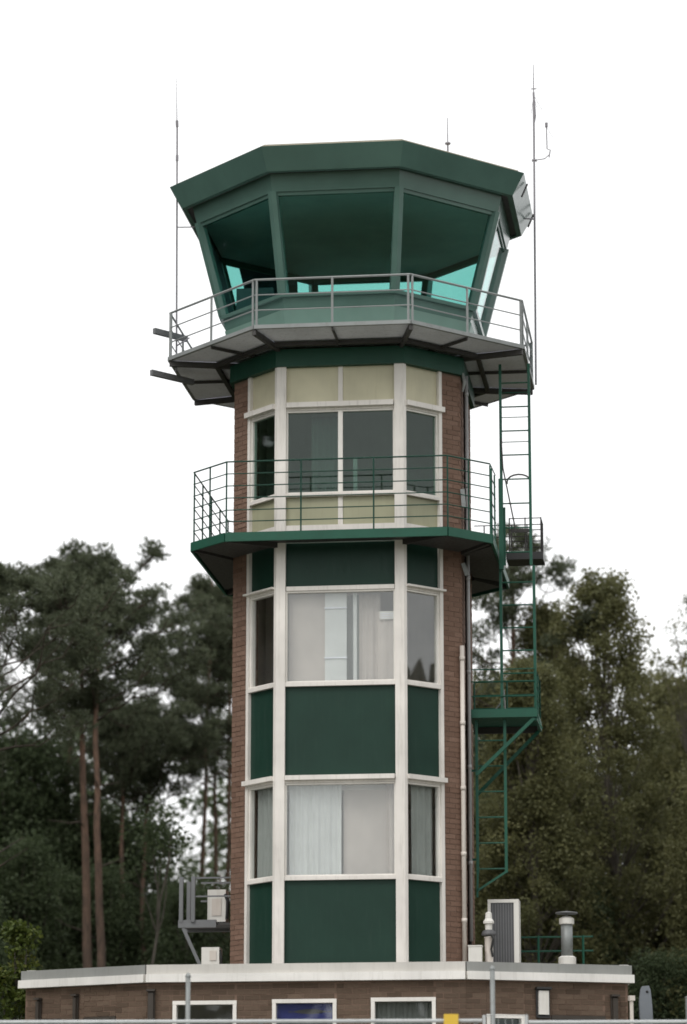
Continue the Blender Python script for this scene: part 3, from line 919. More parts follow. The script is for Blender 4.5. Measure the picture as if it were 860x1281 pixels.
# pipes on the right corner
def pipe(name, x, y, z0, z1, r, mat, lab, n):
    o = MB().tube([(x, y, z0), (x, y, z1)], r, 10).build(name, mat, tower, lab, smooth=True)
    for k in range(n):
        z = z0 + (z1 - z0) * (k + 0.8) / n
        MB().tube([(x, y, z - 0.03), (x, y, z + 0.03)], r * 1.22, 10).build('pipe_clip', mat, o, smooth=True)
pipe('vent_pipe', 1.70, -0.99, RT + 0.01, 10.36, 0.033, 'pvc_pale', 'pale vent pipe up the right brick corner', 5)
pipe('downpipe', 1.775, -0.72, 6.1, 14.5, 0.026, 'pvc_grey', 'grey downpipe down the right side', 6)
pipe('cable_duct', 1.745, -0.60, RT + 0.01, 14.5, 0.03, 'black_trim', 'black cable duct down the right side', 7)
MB().bar((1.72, -0.93, 12.72), (1.74, -0.93, 12.45), 0.03, 0.06).build('sensor_arm', 'galvanised', tower)
MB().bar((1.72, -0.93, 11.60), (1.78, -0.93, 11.42), 0.03, 0.06).build('sensor_arm', 'galvanised', tower)
MB().tube([(1.735, -0.95, 14.50), (1.77, -0.98, 14.35), (1.74, -0.95, 14.20)], [0.015, 0.028, 0.012], 8).build('floodlight', 'galvanised', tower)
# two channel beams that stick out at the gallery's left corner
for x0, y0, z, x1, y1 in ((-2.88, -1.20, 15.235, -2.47, -0.70), (-2.93, -1.12, 14.61, -2.40, -0.50)):
    MB().bar((x0, y0, z), (x1, y1, z), 0.06, 0.085).build('outrigger_beam', 'mid_steel', tower)

# ------------------------------------------------------------------ antennas
a = tthing('whip_antenna', 'tall thin whip antenna at the left corner of the cab', 'antenna', (-2.60, -0.82, 14.70))
MB().tube([(-2.60, -0.82, 14.70), (-2.635, -0.82, 18.60)], 0.014, 8).build('mast', 'wire_grey', a)
MB().tube([(-2.635, -0.82, 18.60), (-2.64, -0.82, 18.70)], 0.022, 8).build('collar', 'wire_grey', a)
MB().tube([(-2.63, -0.82, 18.05), (-2.63, -0.82, 18.14)], 0.022, 8).build('collar', 'wire_grey', a)
MB().tube([(-2.64, -0.82, 18.70), (-2.655, -0.82, 19.40)], [0.008, 0.003], 6).build('whip', 'wire_grey', a)
MB().tube([(-2.62, -0.82, 16.98), (-2.35, -0.80, 16.98)], 0.009, 6).build('stay', 'wire_grey', a)
MB().tube([(-2.60, -0.82, 15.10), (-2.42, -0.75, 15.24)], 0.012, 6).build('stay', 'wire_grey', a)

a = tthing('mast_antenna', 'tall antenna mast with side dipole at the right of the cab', 'antenna', (2.74, 0.60, 14.70))
MB().tube([(2.735, 0.60, 14.70), (2.762, 0.60, 19.30)], 0.016, 8).build('mast', 'wire_grey', a)
MB().tube([(2.762, 0.60, 19.30), (2.766, 0.60, 19.90)], [0.011, 0.006], 6).build('whip', 'wire_grey', a)
MB().tube([(2.762, 0.60, 18.92), (2.775, 0.60, 19.05), (2.762, 0.60, 19.44)], [0.012, 0.022, 0.016], 8).build('antenna_head', 'wire_grey', a)
MB().tube([(2.72, 0.60, 19.50), (2.81, 0.60, 19.50)], 0.008, 6).build('crossbar', 'wire_grey', a)
for dx, dy in ((0.13, 0.0), (0.05, -0.14), (-0.05, 0.13)):
    MB().tube([(2.764, 0.60, 19.40), (2.764 + dx, 0.60 + dy, 19.14)], 0.0035, 5).build('radial', 'wire_grey', a)
MB().tube([(2.755, 0.60, 18.32), (2.92, 0.60, 18.34), (2.99, 0.60, 18.40)], 0.008, 6).build('arm', 'wire_grey', a)
MB().tube([(2.72, 0.60, 18.32), (2.80, 0.60, 18.32)], 0.02, 6).build('clamp', 'wire_grey', a)
MB().tube([(2.99, 0.60, 18.36), (3.01, 0.60, 18.48), (2.96, 0.60, 18.50), (2.955, 0.60, 18.88)], 0.010, 6).build('dipole', 'wire_grey', a)
MB().tube([(2.955, 0.60, 18.86), (2.955, 0.60, 18.93)], 0.022, 8).build('dipole_cap', 'wire_grey', a)
MB().tube([(2.96, 0.60, 18.86), (3.05, 0.60, 18.68)], 0.003, 5).build('radial', 'wire_grey', a)
MB().tube([(2.60, 0.55, 17.36), (2.75, 0.60, 17.36)], 0.012, 6).build('stay', 'wire_grey', a)

a = tthing('roof_antenna', 'short stub antenna standing on the cab roof', 'antenna', (1.47, -0.1, 17.605))
MB().tube([(1.47, -0.1, 17.605), (1.47, -0.1, 18.42)], 0.014, 8).build('mast', 'wire_grey', a)
MB().lathe((1.47, -0.1, 18.38), [(0.005, 0), (0.045, 0.015), (0.045, 0.035), (0.005, 0.05)], 10).build('ground_ring', 'wire_grey', a)
MB().tube([(1.47, -0.1, 18.42), (1.47, -0.1, 18.82)], [0.010, 0.006], 6).build('whip', 'wire_grey', a)

# ------------------------------------------------------------------ things on the low roof
# left: grey rack with a condenser
a = tthing('steel_rack', 'grey steel rack bracketed to the left brick side above the low roof', 'rack', (-2.1, -0.3, RT))
for x, y in ((-2.48, -0.55), (-2.48, 0.10), (-2.30, -0.57)):
    MB().box(x - 0.028, x + 0.028, y - 0.028, y + 0.028, 6.44, 7.10).build('post', 'mid_steel', a)
MB().box(-2.52, -1.96, -0.57, -0.52, 6.36, 6.47).build('beam', 'mid_steel', a)
MB().box(-2.52, -1.72, 0.08, 0.13, 6.36, 6.44).build('beam', 'mid_steel', a)
MB().box(-2.50, -1.72, -0.518, 0.078, 6.40, 6.43).build('deck', 'dark_steel', a)
MB().bar((-2.45, -0.54, 6.36), (-2.10, -0.50, RT), 0.04, 0.05).build('brace', 'mid_steel', a)
for z in (6.80, 7.07):
    MB().box(-2.30, -1.72, 0.09, 0.115, z, z + 0.025).build('rail', 'mid_steel', a)
    MB().box(-2.27, -1.72, -0.575, -0.555, z, z + 0.022).build('rail', 'mid_steel', a)
def condenser(p, w, d, h, label, fan_z=0.5):
    x, y, z = p
    a = tthing('air_conditioner', label, 'air conditioner', p, 'air conditioning units on the low roof')
    MB().box(x - w / 2, x + w / 2, y - d / 2, y + d / 2, z + 0.03, z + h).build('casing', 'unit_white', a)
    for s in (-1, 1):
        MB().box(x + s * w * 0.3 - 0.03, x + s * w * 0.3 + 0.03, y - d / 2 - 0.01, y + d / 2 + 0.01, z, z + 0.029).build('foot', 'black_trim', a)
    return a
a = condenser((-1.99, -0.20, 6.431), 0.27, 0.30, 0.50, 'white condenser box standing in the grey rack')
MB().box(-2.06, -1.92, -0.362, -0.351, 6.55, 6.80).build('front_panel', 'pvc_pale', a)
MB().tube([(-1.865, -0.34, 6.86), (-1.82, -0.36, 6.75), (-1.84, -0.34, 6.5)], 0.025, 8).build('hose', 'black_trim', a)
a = condenser((-2.02, -0.55, RT), 0.26, 0.28, 0.46, 'white condenser box on the low roof under the grey rack')
MB().box(-2.03, -1.93, -0.702, -0.691, RT + 0.27, RT + 0.41).build('front_panel', 'pvc_pale', a)
MB().tube([(-1.89, -0.66, RT + 0.42), (-1.86, -0.68, RT + 0.3), (-1.86, -0.66, RT + 0.1)], 0.02, 8).build('hose', 'black_trim', a)
# right: tall slatted condenser
a = tthing('air_conditioner', 'tall white air conditioner with dark slatted front right of the tower', 'air conditioner', (2.21, -0.3, RT), 'air conditioning units on the low roof')
x0, x1, y0, y1, z0, z1 = 1.985, 2.435, -0.34, 0.02, RT + 0.05, 6.735
MB().box(x0 + 0.045, x1 - 0.075, y0 + 0.02, y1, z0 + 0.05, z1 - 0.05).build('coil', 'grille_dark', a)
MB().box(x0, x1, y0, y1 + 0.002, z1 - 0.048, z1).build('top', 'unit_white', a)
MB().box(x0, x1, y0, y1 + 0.002, z0, z0 + 0.048).build('base', 'unit_white', a)
MB().box(x0, x0 + 0.043, y0, y1, z0 + 0.049, z1 - 0.049).build('side', 'unit_white', a)
MB().box(x1 - 0.073, x1, y0, y1, z0 + 0.049, z1 - 0.049).build('side', 'unit_white', a)
for k in range(8):
    x = x0 + 0.065 + k * 0.0385
    MB().box(x, x + 0.014, y0 + 0.002, y0 + 0.019, z0 + 0.05, z1 - 0.05).build('slat', 'mid_steel', a)
for s in (x0 + 0.05, x1 - 0.12):
    MB().box(s, s + 0.07, y0 + 0.02, y1 - 0.02, RT, z0 - 0.001).build('foot', 'black_trim', a)
a = tthing('junction_box', 'small white box on the low roof beside the tower corner', 'box', (1.86, -1.05, RT))
MB().box(1.765, 1.955, -1.13, -0.98, RT + 0.01, 5.985).build('casing', 'unit_white', a)
MB().box(1.757, 1.963, -1.138, -0.972, 5.986, 6.004).build('lid', 'unit_white', a)
a = tthing('vent_cowl', 'weathered pale vent cowl in front of the slatted air conditioner', 'vent', (2.04, -0.9, RT))
MB().lathe((2.04, -0.9, RT), [(0.085, 0), (0.085, 0.02), (0.062, 0.03), (0.060, 0.52), (0.075, 0.54)], 14).build('pipe', 'pvc_pale', a, smooth=True)
MB().lathe((2.04, -0.9, RT), [(0.10, 0.56), (0.105, 0.58), (0.09, 0.62), (0.05, 0.64)], 14).build('skirt', 'grille_dark', a)
MB().lathe((2.04, -0.9, RT), [(0.05, 0.64), (0.052, 0.72), (0.078, 0.73), (0.078, 0.76), (0.05, 0.80), (0.045, 0.88), (0.01, 0.90)], 14).build('cap', 'unit_white', a)
MB().tube([(2.07, -0.96, RT + 0.62), (2.11, -0.98, RT + 0.5), (2.08, -0.97, RT + 0.36), (2.10, -0.97, RT + 0.25)], 0.018, 6).build('hose', 'black_trim', a)
a = tthing('flue_pipe', 'metal flue pipe with flat cap near the green roof railing', 'flue', (3.08, 0.5, RT))
MB().lathe((3.08, 0.5, RT), [(0.13, 0), (0.13, 0.36), (0.10, 0.38)], 16).build('base', 'unit_white', a, smooth=False)
MB().lathe((3.08, 0.5, RT), [(0.085, 0.38), (0.085, 0.84)], 16).build('pipe', 'galvanised', a, smooth=True)
MB().lathe((3.08, 0.5, RT), [(0.09, 0.842), (0.11, 0.85), (0.11, 0.93), (0.06, 0.96)], 16).build('collar', 'unit_white', a, smooth=False)
MB().lathe((3.08, 0.5, RT), [(0.02, 0.962), (0.02, 1.0)], 8).build('stem', 'galvanised', a)
MB().lathe((3.08, 0.5, RT), [(0.16, 1.0), (0.165, 1.01), (0.16, 1.02), (0.02, 1.04)], 16).build('cap', 'mid_steel', a)
a = tthing('roof_railing', 'low green railing on the low roof behind the flue pipe', 'railing', (2.9, 1.5, RT))
for z in (6.15, 6.36):
    MB().tube([(2.30, 1.5, z), (3.42, 1.5, z)], 0.014, 6).build('rail', 'rail_green', a)
for x in (2.32, 2.60, 3.27):
    MB().tube([(x, 1.5, RT), (x, 1.5, 6.38)], 0.02, 6).build('post', 'rail_green', a)

# ------------------------------------------------------------------ fence, gate, poles, signs in front
FY, FZ = -8.0, 4.47
def fence(label, xs, x0, x1):
    a = thing('wire_fence', label, 'fence', (x0, FY, G), 0, 'fence panels in front of the building', (x0, FY, G))
    MB().tube([(x0, FY, FZ - 0.02), (x1, FY, FZ)], 0.022, 8).build('top_rail', 'tube_pale', a)
    MB().tube([(x0, FY, G + 0.15), (x1, FY, G + 0.15)], 0.018, 8).build('bottom_rail', 'galvanised', a)
    for x in xs:
        MB().tube([(x, FY + 0.03, G - 0.1), (x, FY + 0.03, FZ - 0.03)], 0.028, 8).build('post', 'galvanised', a)
    n = int((x1 - x0) / 0.05)
    m = MB()
    for k in range(1, n):
        x = x0 + (x1 - x0) * k / n
        m.tube([(x, FY - 0.004, G + 0.15), (x, FY - 0.004, FZ - 0.02)], 0.0025, 3, False)
    for k in range(1, 10):
        z = G + 0.15 + (FZ - G - 0.17) * k / 10
        m.tube([(x0, FY - 0.008, z), (x1, FY - 0.008, z)], 0.003, 3, False)
    m.build('wire_mesh', 'galvanised', a, kind='stuff')
fence('grey wire fence with tube top rail left of the gate', [-3.6, -1.0, 0.4, 1.60], -4.8, 1.675)
fence('grey wire fence with tube top rail right of the gate', [2.30, 3.2, 5.6, 7.2], 2.235, 7.4)
a = thing('gate', 'narrow grey tube frame gate in the wire fence', 'gate', (1.95, FY, G), 0, None, (1.95, FY, G))
MB().tube([(1.70, FY, G + 0.08), (1.70, FY, 4.53), (2.21, FY, 4.535), (2.21, FY, G + 0.08)], 0.022, 8).build('gate_frame', 'tube_pale', a)
MB().tube([(1.70, FY, G + 0.9), (2.21, FY, G + 0.9)], 0.016, 8).build('cross_rail', 'galvanised', a)
for k in range(1, 6):
    MB().tube([(1.70 + 0.085 * k, FY, G + 0.1), (1.70 + 0.085 * k, FY, 4.50)], 0.006, 6).build('bar', 'galvanised', a)
a = thing('yellow_sign', 'small yellow sign fixed to the fence top rail', 'sign', (1.30, FY - 0.06, 4.3), 0, None, (1.30, FY - 0.06, 4.3))
MB().box(1.21, 1.385, FY - 0.055, FY - 0.045, 4.32, 4.545).build('board', 'sign_yellow', a)
MB().box(1.27, 1.32, FY - 0.044, FY - 0.024, 4.40, 4.46).build('clamp', 'galvanised', a)
for x, zt_, lab in ((-1.93, 5.09, 'thin grey metal pole before the left window'), (1.85, 5.18, 'thin grey metal pole right of the curtained window')):
    a = thing('metal_pole', lab, 'pole', (x, -7.0, G), 0, 'thin poles in front of the building', (x, -7.0, G))
    MB().tube([(x, -7.0, G - 0.2), (x, -7.0, zt_)], 0.031, 10).build('shaft', 'galvanised', a, smooth=True)
    MB().lathe((x, -7.0, zt_), [(0.034, -0.02), (0.036, 0.0), (0.02, 0.03), (0.004, 0.04)], 10).build('cap', 'galvanised', a)
    MB().lathe((x, -7.0, G + 0.004), [(0.08, 0), (0.08, 0.012), (0.04, 0.02)], 12).build('base_plate', 'galvanised', a)
# street-lamp like grey head right of the building
a = thing('grey_marker', 'grey rounded marker board on a post right of the building', 'marker', (4.5, 1.0, G), 0, 'markers beside the building', (4.5, 1.0, G))
out = [(-0.075, 4.95), (-0.105, 5.15), (-0.11, 5.38), (-0.085, 5.56), (-0.06, 5.61), (0.05, 5.62), (0.075, 5.55), (0.095, 5.30), (0.10, 5.12), (0.07, 4.95)]
m = MB()
m.loft([[(4.5 + x, 0.97, z) for x, z in out], [(4.5 + x * 0.9, 0.93, z) for x, z in out]])
m.build('board', 'marker_grey', a)
MB().tube([(4.5, 1.0, G - 0.1), (4.5, 1.0, 5.3)], 0.03, 8).build('post', 'galvanised', a)
MB().lathe((4.515, 0.925, 5.53), [(0.004, -0.02), (0.022, 0), (0.004, 0.02)], 8).build('bolt', 'black_trim', a)
a = thing('grey_marker', 'pale grey post end at the right edge of the picture', 'marker', (5.11, 1.0, G), 0, 'markers beside the building', (5.11, 1.0, G))
MB().tube([(5.12, 1.0, G - 0.1), (5.12, 1.0, 5.44)], 0.035, 8).build('post', 'galvanised', a)
MB().lathe((5.12, 1.0, 5.44), [(0.04, 0), (0.04, 0.02), (0.01, 0.03)], 10).build('cap', 'galvanised', a)

# ------------------------------------------------------------------ trees
def np_mesh(name, V, F, mat, parent, tint=None, kind=None, smooth=False):
    """V (n,3) float, F (m,k) int, all faces with k corners"""
    me = bpy.data.meshes.new(name)
    n, (m, k) = len(V), F.shape
    me.vertices.add(n)
    me.vertices.foreach_set('co', V.astype(np.float32).ravel())
    me.loops.add(m * k)
    me.loops.foreach_set('vertex_index', F.astype(np.int32).ravel())
    me.polygons.add(m)
    me.polygons.foreach_set('loop_start', np.arange(0, m * k, k, dtype=np.int32))
    me.update(calc_edges=True)
    if tint is not None:
        a = me.attributes.new('tint', 'FLOAT', 'FACE')
        a.data.foreach_set('value', tint.astype(np.float32))
    if smooth:
        me.polygons.foreach_set('use_smooth', np.ones(m, dtype=bool))
    me.materials.append(MATS[mat])
    o = bpy.data.objects.new(name, me)
    col.objects.link(o)
    o.parent = parent
    if kind: o['kind'] = kind
    return o

class Wood:
    def __init__(s):
        s.V, s.F, s.n = [], [], 0
    def tube(s, pts, r0, r1, sides=6, power=1.0):
        pts = np.asarray(pts, float)
        k = len(pts)
        d = np.gradient(pts, axis=0)
        d /= np.linalg.norm(d, axis=1)[:, None] + 1e-9
        ref = np.array([0.31, 0.87, 0.38])
        a = np.cross(d, ref); a /= np.linalg.norm(a, axis=1)[:, None] + 1e-9
        b = np.cross(d, a)
        t = np.linspace(0, 1, k) ** power
        r = (r0 + (r1 - r0) * t)[:, None, None]
        ang = np.linspace(0, 2 * np.pi, sides, endpoint=False)
        ringv = pts[:, None, :] + r * (a[:, None, :] * np.cos(ang)[None, :, None] + b[:, None, :] * np.sin(ang)[None, :, None])
        s.V.append(ringv.reshape(-1, 3))
        i = np.arange(k - 1)[:, None] * sides
        q = np.arange(sides)[None, :]
        q2 = (q + 1) % sides
        f = np.stack([i + q, i + q2, i + sides + q2, i + sides + q], -1).reshape(-1, 4) + s.n
        s.F.append(f)
        s.n += k * sides
    def build(s, name, mat, parent):
        return np_mesh(name, np.concatenate(s.V), np.concatenate(s.F), mat, parent, smooth=True)

def curve(p0, d, length, up, rng, n=6, wob=0.06):
    t = np.linspace(0, 1, n)[:, None]
    p = np.asarray(p0)[None, :] + np.asarray(d)[None, :] * length * t + np.array([0, 0, 1.0])[None, :] * up * length * t ** 2
    w = rng.normal(0, wob * length, (n, 3)) * (t * (1.2 - t)) * 1.4
    return p + w

def needle_cloud(centers, radii, per, rng, flat=0.62, nl=(0.06, 0.115), nw=0.013, needles=8):
    C = np.repeat(centers, per, axis=0)
    Rr = np.repeat(radii, per)
    n = len(C)
    v = rng.normal(0, 1, (n, 3)); v /= np.linalg.norm(v, axis=1)[:, None]
    rad = rng.random(n) ** 0.45
    off = v * (Rr * rad)[:, None]
    off[:, 2] *= flat
    P = C + off
    D = v * 0.7 + np.array([0, 0, 0.75]) + rng.normal(0, 0.25, (n, 3))
    D /= np.linalg.norm(D, axis=1)[:, None]
    tuft_t = np.clip(rng.normal(0.45, 0.2, n), 0, 1)
    P = np.repeat(P, needles, axis=0); D = np.repeat(D, needles, axis=0)
    m = len(P)
    d = D + rng.normal(0, 0.55, (m, 3)); d /= np.linalg.norm(d, axis=1)[:, None]
    L = rng.uniform(nl[0], nl[1], m)[:, None]
    s = np.cross(d, rng.normal(0, 1, (m, 3))); s /= np.linalg.norm(s, axis=1)[:, None] + 1e-9
    w = nw * rng.uniform(0.7, 1.3, m)[:, None]
    V = np.stack([P - s * w * 0.6, P + s * w * 0.6, P + d * L + s * w * 0.3, P + d * L - s * w * 0.3], 1).reshape(-1, 3)
    F = np.arange(m * 4).reshape(-1, 4)
    T = np.clip(np.repeat(tuft_t, needles) + rng.normal(0, 0.08, m), 0, 1)
    return V, F, T

def leaf_cloud(centers, radii, per, rng, flat=0.75, size=(0.06, 0.11), hang=0.15, ctint=None):
    C = np.repeat(centers, per, axis=0)
    Rr = np.repeat(radii, per)
    n = len(C)
    v = rng.normal(0, 1, (n, 3)); v /= np.linalg.norm(v, axis=1)[:, None]
    off = v * (Rr * rng.random(n) ** 0.5)[:, None]
    off[:, 2] *= flat
    P = C + off
    d = rng.normal(0, 1, (n, 3)) + v * 0.5; d[:, 2] -= hang; d /= np.linalg.norm(d, axis=1)[:, None]
    up = np.array([0, 0, 1.0]) + rng.normal(0, 0.55, (n, 3))
    s = np.cross(d, up); s /= np.linalg.norm(s, axis=1)[:, None] + 1e-9
    nn = np.cross(s, d)
    L = rng.uniform(size[0], size[1], n)[:, None]
    W = L * rng.uniform(0.30, 0.42, n)[:, None]
    # pointed oval in two bent halves: base, left, tip, right
    V = np.stack([P, P + d * L * 0.5 + s * W + nn * W * 0.35, P + d * L, P + d * L * 0.5 - s * W + nn * W * 0.35], 1).reshape(-1, 3)
    i = np.arange(n)[:, None] * 4
    F = np.concatenate([i + np.array([[0, 1, 2]]), i + np.array([[0, 2, 3]])], 0)
    base = np.repeat(ctint, per) if ctint is not None else 0.5
    t = np.clip(base + rng.normal(0, 0.16, n), 0, 1)
    return V, F, np.concatenate([t, t])

def pine(label, base, H, cb, cr, seed, lean=(0, 0), r0=0.13, nb=26, per=40, group='pine trees behind the tower', bend=None, snag=5, nsub=4, needles=6, clump=(0.18, 0.38), tri=1.0):
    rng = np.random.default_rng(seed)
    bx, by = base
    o = thing('pine_tree', label, 'tree', (bx, by, G), 0, group)
    n = 16
    t = np.linspace(0, 1, n)
    tr = np.stack([lean[0] * t + (0 if bend is None else bend * np.sin(t * math.pi)), lean[1] * t, H * t], 1)
    wob = np.cumsum(rng.normal(0, 0.035, (n, 2)), axis=0)
    tr[:, :2] += wob - wob[0]
    tr[0, 2] = -0.15
    W = Wood()
    W.tube(tr, r0, 0.025, 8, 1.15)
    tw = Wood()
    cents, rads = [], []
    def on_trunk(h):
        k = h / H * (n - 1); i = int(min(n - 2, max(0, k))); f = k - i
        return tr[i] * (1 - f) + tr[i + 1] * f
    az = rng.random() * 6.28
    for b in range(nb):
        q = (b + rng.random() * 0.8) / nb
        h = cb + (H - cb) * q * 0.97
        az += 2.4 + rng.normal(0, 0.5)
        prof = (0.45 + 0.75 * math.sin(math.pi * min(1, (q * 0.85 + 0.12)))) * (1 - 0.80 * q ** 1.7)
        ln = cr * prof * rng.uniform(0.45, 1.3)
        el = rng.uniform(0.05, 0.35) + 0.55 * q
        d = np.array([math.cos(az) * math.cos(el), math.sin(az) * math.cos(el), math.sin(el)])
        p0 = on_trunk(h)
        br = curve(p0, d, ln, 0.22, rng, 7, 0.07)
        tw.tube(br, 0.014 + 0.010 * (1 - q) * ln, 0.006, 5)
        ks = [6] + list(rng.integers(2, 7, nsub))
        for k in ks:
            e = br[k]
            if k < 6 or True:
                a2 = az + rng.normal(0, 0.9)
                e2 = rng.uniform(0.1, 0.7)
                d2 = np.array([math.cos(a2) * math.cos(e2), math.sin(a2) * math.cos(e2), math.sin(e2)])
                sub = curve(e, d2, ln * rng.uniform(0.12, 0.38) + 0.15, 0.2, rng, 4, 0.08)
                tw.tube(sub, 0.012, 0.005, 4)
                cents.append(sub[-1]); rads.append(rng.uniform(*clump) * (1 - 0.25 * q))
                if rng.random() < 0.5:
                    cents.append(sub[-2] + rng.normal(0, 0.1, 3)); rads.append(rng.uniform(*clump) * 0.8)
    top = tr[-1]
    for k in range(5):
        cents.append(top + rng.normal(0, 0.22, 3) - np.array([0, 0, 0.15 * k])); rads.append(rng.uniform(0.25, 0.4))
    for k in range(snag):                       # dead stubs below the crown
        h = cb * rng.uniform(0.45, 0.98)
        a2 = rng.random() * 6.28
        tw.tube(curve(on_trunk(h), np.array([math.cos(a2), math.sin(a2), rng.uniform(-0.1, 0.5)]), rng.uniform(0.3, 1.1), 0.1, rng, 4, 0.1), 0.022, 0.006, 4)
    W.build('trunk', 'pine_bark', o)
    tw.build('branches', 'twig_bark', o)['kind'] = 'stuff'
    V, F, T = needle_cloud(np.array(cents), np.array(rads), per, rng, needles=needles)
    np_mesh('crown', V, F, 'pine_needles', o, T)
    return o

def broadleaf(label, base, H, cb, cr, seed, mat='oak_leaves', name='oak_tree', cat='tree', ncl=130, per=110, size=(0.07, 0.12), clr=(0.32, 0.6),
              group='broadleaf trees behind the tower', r0=0.13, lean=(0, 0), top_pow=0.7, stems=1, bark_='grey_bark', shell=0.5, hang=0.15, limb=4):
    rng = np.random.default_rng(seed)
    o = thing(name, label, cat, (base[0], base[1], G), 0, group)
    W, tw = Wood(), Wood()
    n = 12
    t = np.linspace(0, 1, n)
    trunks = []
    for s in range(stems):
        ax = rng.random() * 6.28
        sp = 0.0 if stems == 1 else cr * 0.45
        tr = np.stack([lean[0] * t + sp * math.cos(ax) * t, lean[1] * t + sp * math.sin(ax) * t, H * 0.93 * t], 1)
        w = np.cumsum(rng.normal(0, 0.05, (n, 2)), axis=0)
        tr[:, :2] += w - w[0]
        tr[0, 2] = -0.15
        W.tube(tr, r0 / math.sqrt(stems), 0.02, 8)
        trunks.append(tr)
    cents, rads = [], []
    for c in range(ncl):
        q = rng.random() ** 0.85
        h = cb + (H - cb) * q
        env = cr * (1 - q ** (1 / max(0.1, top_pow)) * 0.8) * (0.55 + 0.45 * min(1, q * 4 + 0.35))
        a = rng.random() * 6.28
        lob = 0.78 + 0.3 * math.sin(a * 3 + seed) * math.cos(h * 1.3 + seed) + 0.16 * math.sin(a * 5 + h * 2.1)
        rr = env * lob * (shell + (1 - shell) * rng.random() ** 0.5)
        tr = trunks[int(rng.integers(len(trunks)))]
        k = min(n - 1, max(1, int((h * 0.82) / (H * 0.93) * (n - 1))))
        p0 = tr[k]
        e = np.array([p0[0] + math.cos(a) * rr, p0[1] + math.sin(a) * rr, h])
        cents.append(e); rads.append(rng.uniform(*clr))
        if c % limb == 0:
            m = (p0 + e) / 2 + np.array([0, 0, -0.12]) + rng.normal(0, 0.1, 3)
            tt = np.linspace(0, 1, 5)[:, None]
            tw.tube((1 - tt) ** 2 * p0 + 2 * tt * (1 - tt) * m + tt ** 2 * e, 0.02, 0.005, 4)
    W.build('trunk', bark_, o)
    tw.build('branches', bark_, o)['kind'] = 'stuff'
    ct = np.clip(rng.normal(0.45, 0.2, len(cents)), 0.05, 0.95)
    V, F, T = leaf_cloud(np.array(cents), np.array(rads), per, rng, size=size, ctint=ct, hang=hang)
    np_mesh('crown', V, F, mat, o, T)
    return o
def copy_tree(src, base, rz, s, label):
    r = src.copy(); col.objects.link(r)
    r.location = (base[0], base[1], G); r.rotation_euler = (0, 0, rz); r.scale = s
    r['label'] = label
    for ch in src.children:
        c = ch.copy(); col.objects.link(c); c.parent = r
    return r

# left side
pine('nearest left pine with a thick grey trunk at the picture edge', (-6.15, 10.0), 11.2, 7.6, 2.0, 3, lean=(-0.2, 0.3), r0=0.17, nb=26)
pine('tall pine with straight reddish trunk, highest crown on the left', (-4.92, 16.0), 12.6, 9.2, 1.9, 5, lean=(-0.35, 0.2), r0=0.13, nb=30)
pine('pine with leaning orange trunk beside the straight reddish one', (-4.20, 14.6), 12.1, 9.2, 1.6, 8, lean=(-0.45, 0.4), r0=0.12, bend=-0.22, nb=26)
pine('darker pine behind the two reddish trunks', (-6.35, 23.0), 13.6, 7.6, 2.3, 13, r0=0.14, nb=28)
pine('slender pine with dark trunk left of the tower, lower crown', (-4.25, 20.5), 10.3, 8.3, 1.5, 21, lean=(-0.35, 0), r0=0.085, bend=-0.2, nb=24)
pine('slender leaning pine right of the lower crowned one', (-3.98, 21.2), 10.2, 8.4, 1.3, 22, lean=(-0.3, 0.3), r0=0.08, bend=-0.25, nb=22)
pine('pine with thin trunk close to the left brick side, pointed crown', (-3.32, 23.5), 13.9, 9.2, 1.35, 34, lean=(0.15, 0), r0=0.08, nb=26)
pine('thin trunked pine between two others close to the tower', (-3.05, 24.6), 12.6, 9.4, 1.35, 35, lean=(0.1, 0.2), r0=0.075, nb=22)
pine('thin trunked pine half hidden behind the tower', (-2.72, 24.0), 13.4, 9.4, 1.7, 36, lean=(0.2, 0), r0=0.08, nb=22)
pine('pine far back at the left picture edge', (-8.4, 21.0), 13.0, 7.0, 2.4, 41, r0=0.14, nb=26)
broadleaf('pale thin birch sapling leaning between the pine trunks', (-4.22, 13.6), 7.4, 6.2, 0.6, 51, mat='under_leaves', name='birch_tree', ncl=14, per=70, r0=0.055, lean=(0.85, 0), group=None)
# right side
pine('pine behind the green ladders with open crown', (3.55, 16.0), 13.1, 8.0, 1.8, 61, lean=(-0.25, 0), r0=0.12, nb=26)
broadleaf('large olive green oak at the right with the highest crown', (5.55, 14.0), 12.0, 3.2, 2.1, 71, top_pow=0.6, clr=(0.18, 0.44), ncl=470, per=110, size=(0.05, 0.09), r0=0.12, lean=(-0.5, 0))
broadleaf('olive oak with grey trunk right of the lower ladder', (3.75, 11.5), 9.8, 2.6, 1.75, 72, ncl=440, per=110, clr=(0.2, 0.46), size=(0.05, 0.09), r0=0.12, lean=(-0.2, 0))
broadleaf('olive oak between the ladder pine and the largest oak', (4.15, 16.0), 11.8, 5.0, 1.5, 75, top_pow=0.5, clr=(0.2, 0.42), ncl=330, per=100, size=(0.05, 0.09), r0=0.10)
broadleaf('sparse light crowned oak at the right picture edge', (7.35, 17.5), 12.4, 9.6, 1.1, 73, clr=(0.15, 0.32), ncl=70, per=55, limb=1, size=(0.05, 0.09), r0=0.09, lean=(0.1, 0))
broadleaf('broad olive oak right of the flue pipe', (6.9, 11.0), 8.6, 1.2, 1.9, 74, ncl=340, per=150, size=(0.05, 0.09), r0=0.1)
pine('dark pine behind the oaks at the right', (7.9, 23.0), 10.2, 5.0, 2.0, 62, r0=0.13, nb=24)
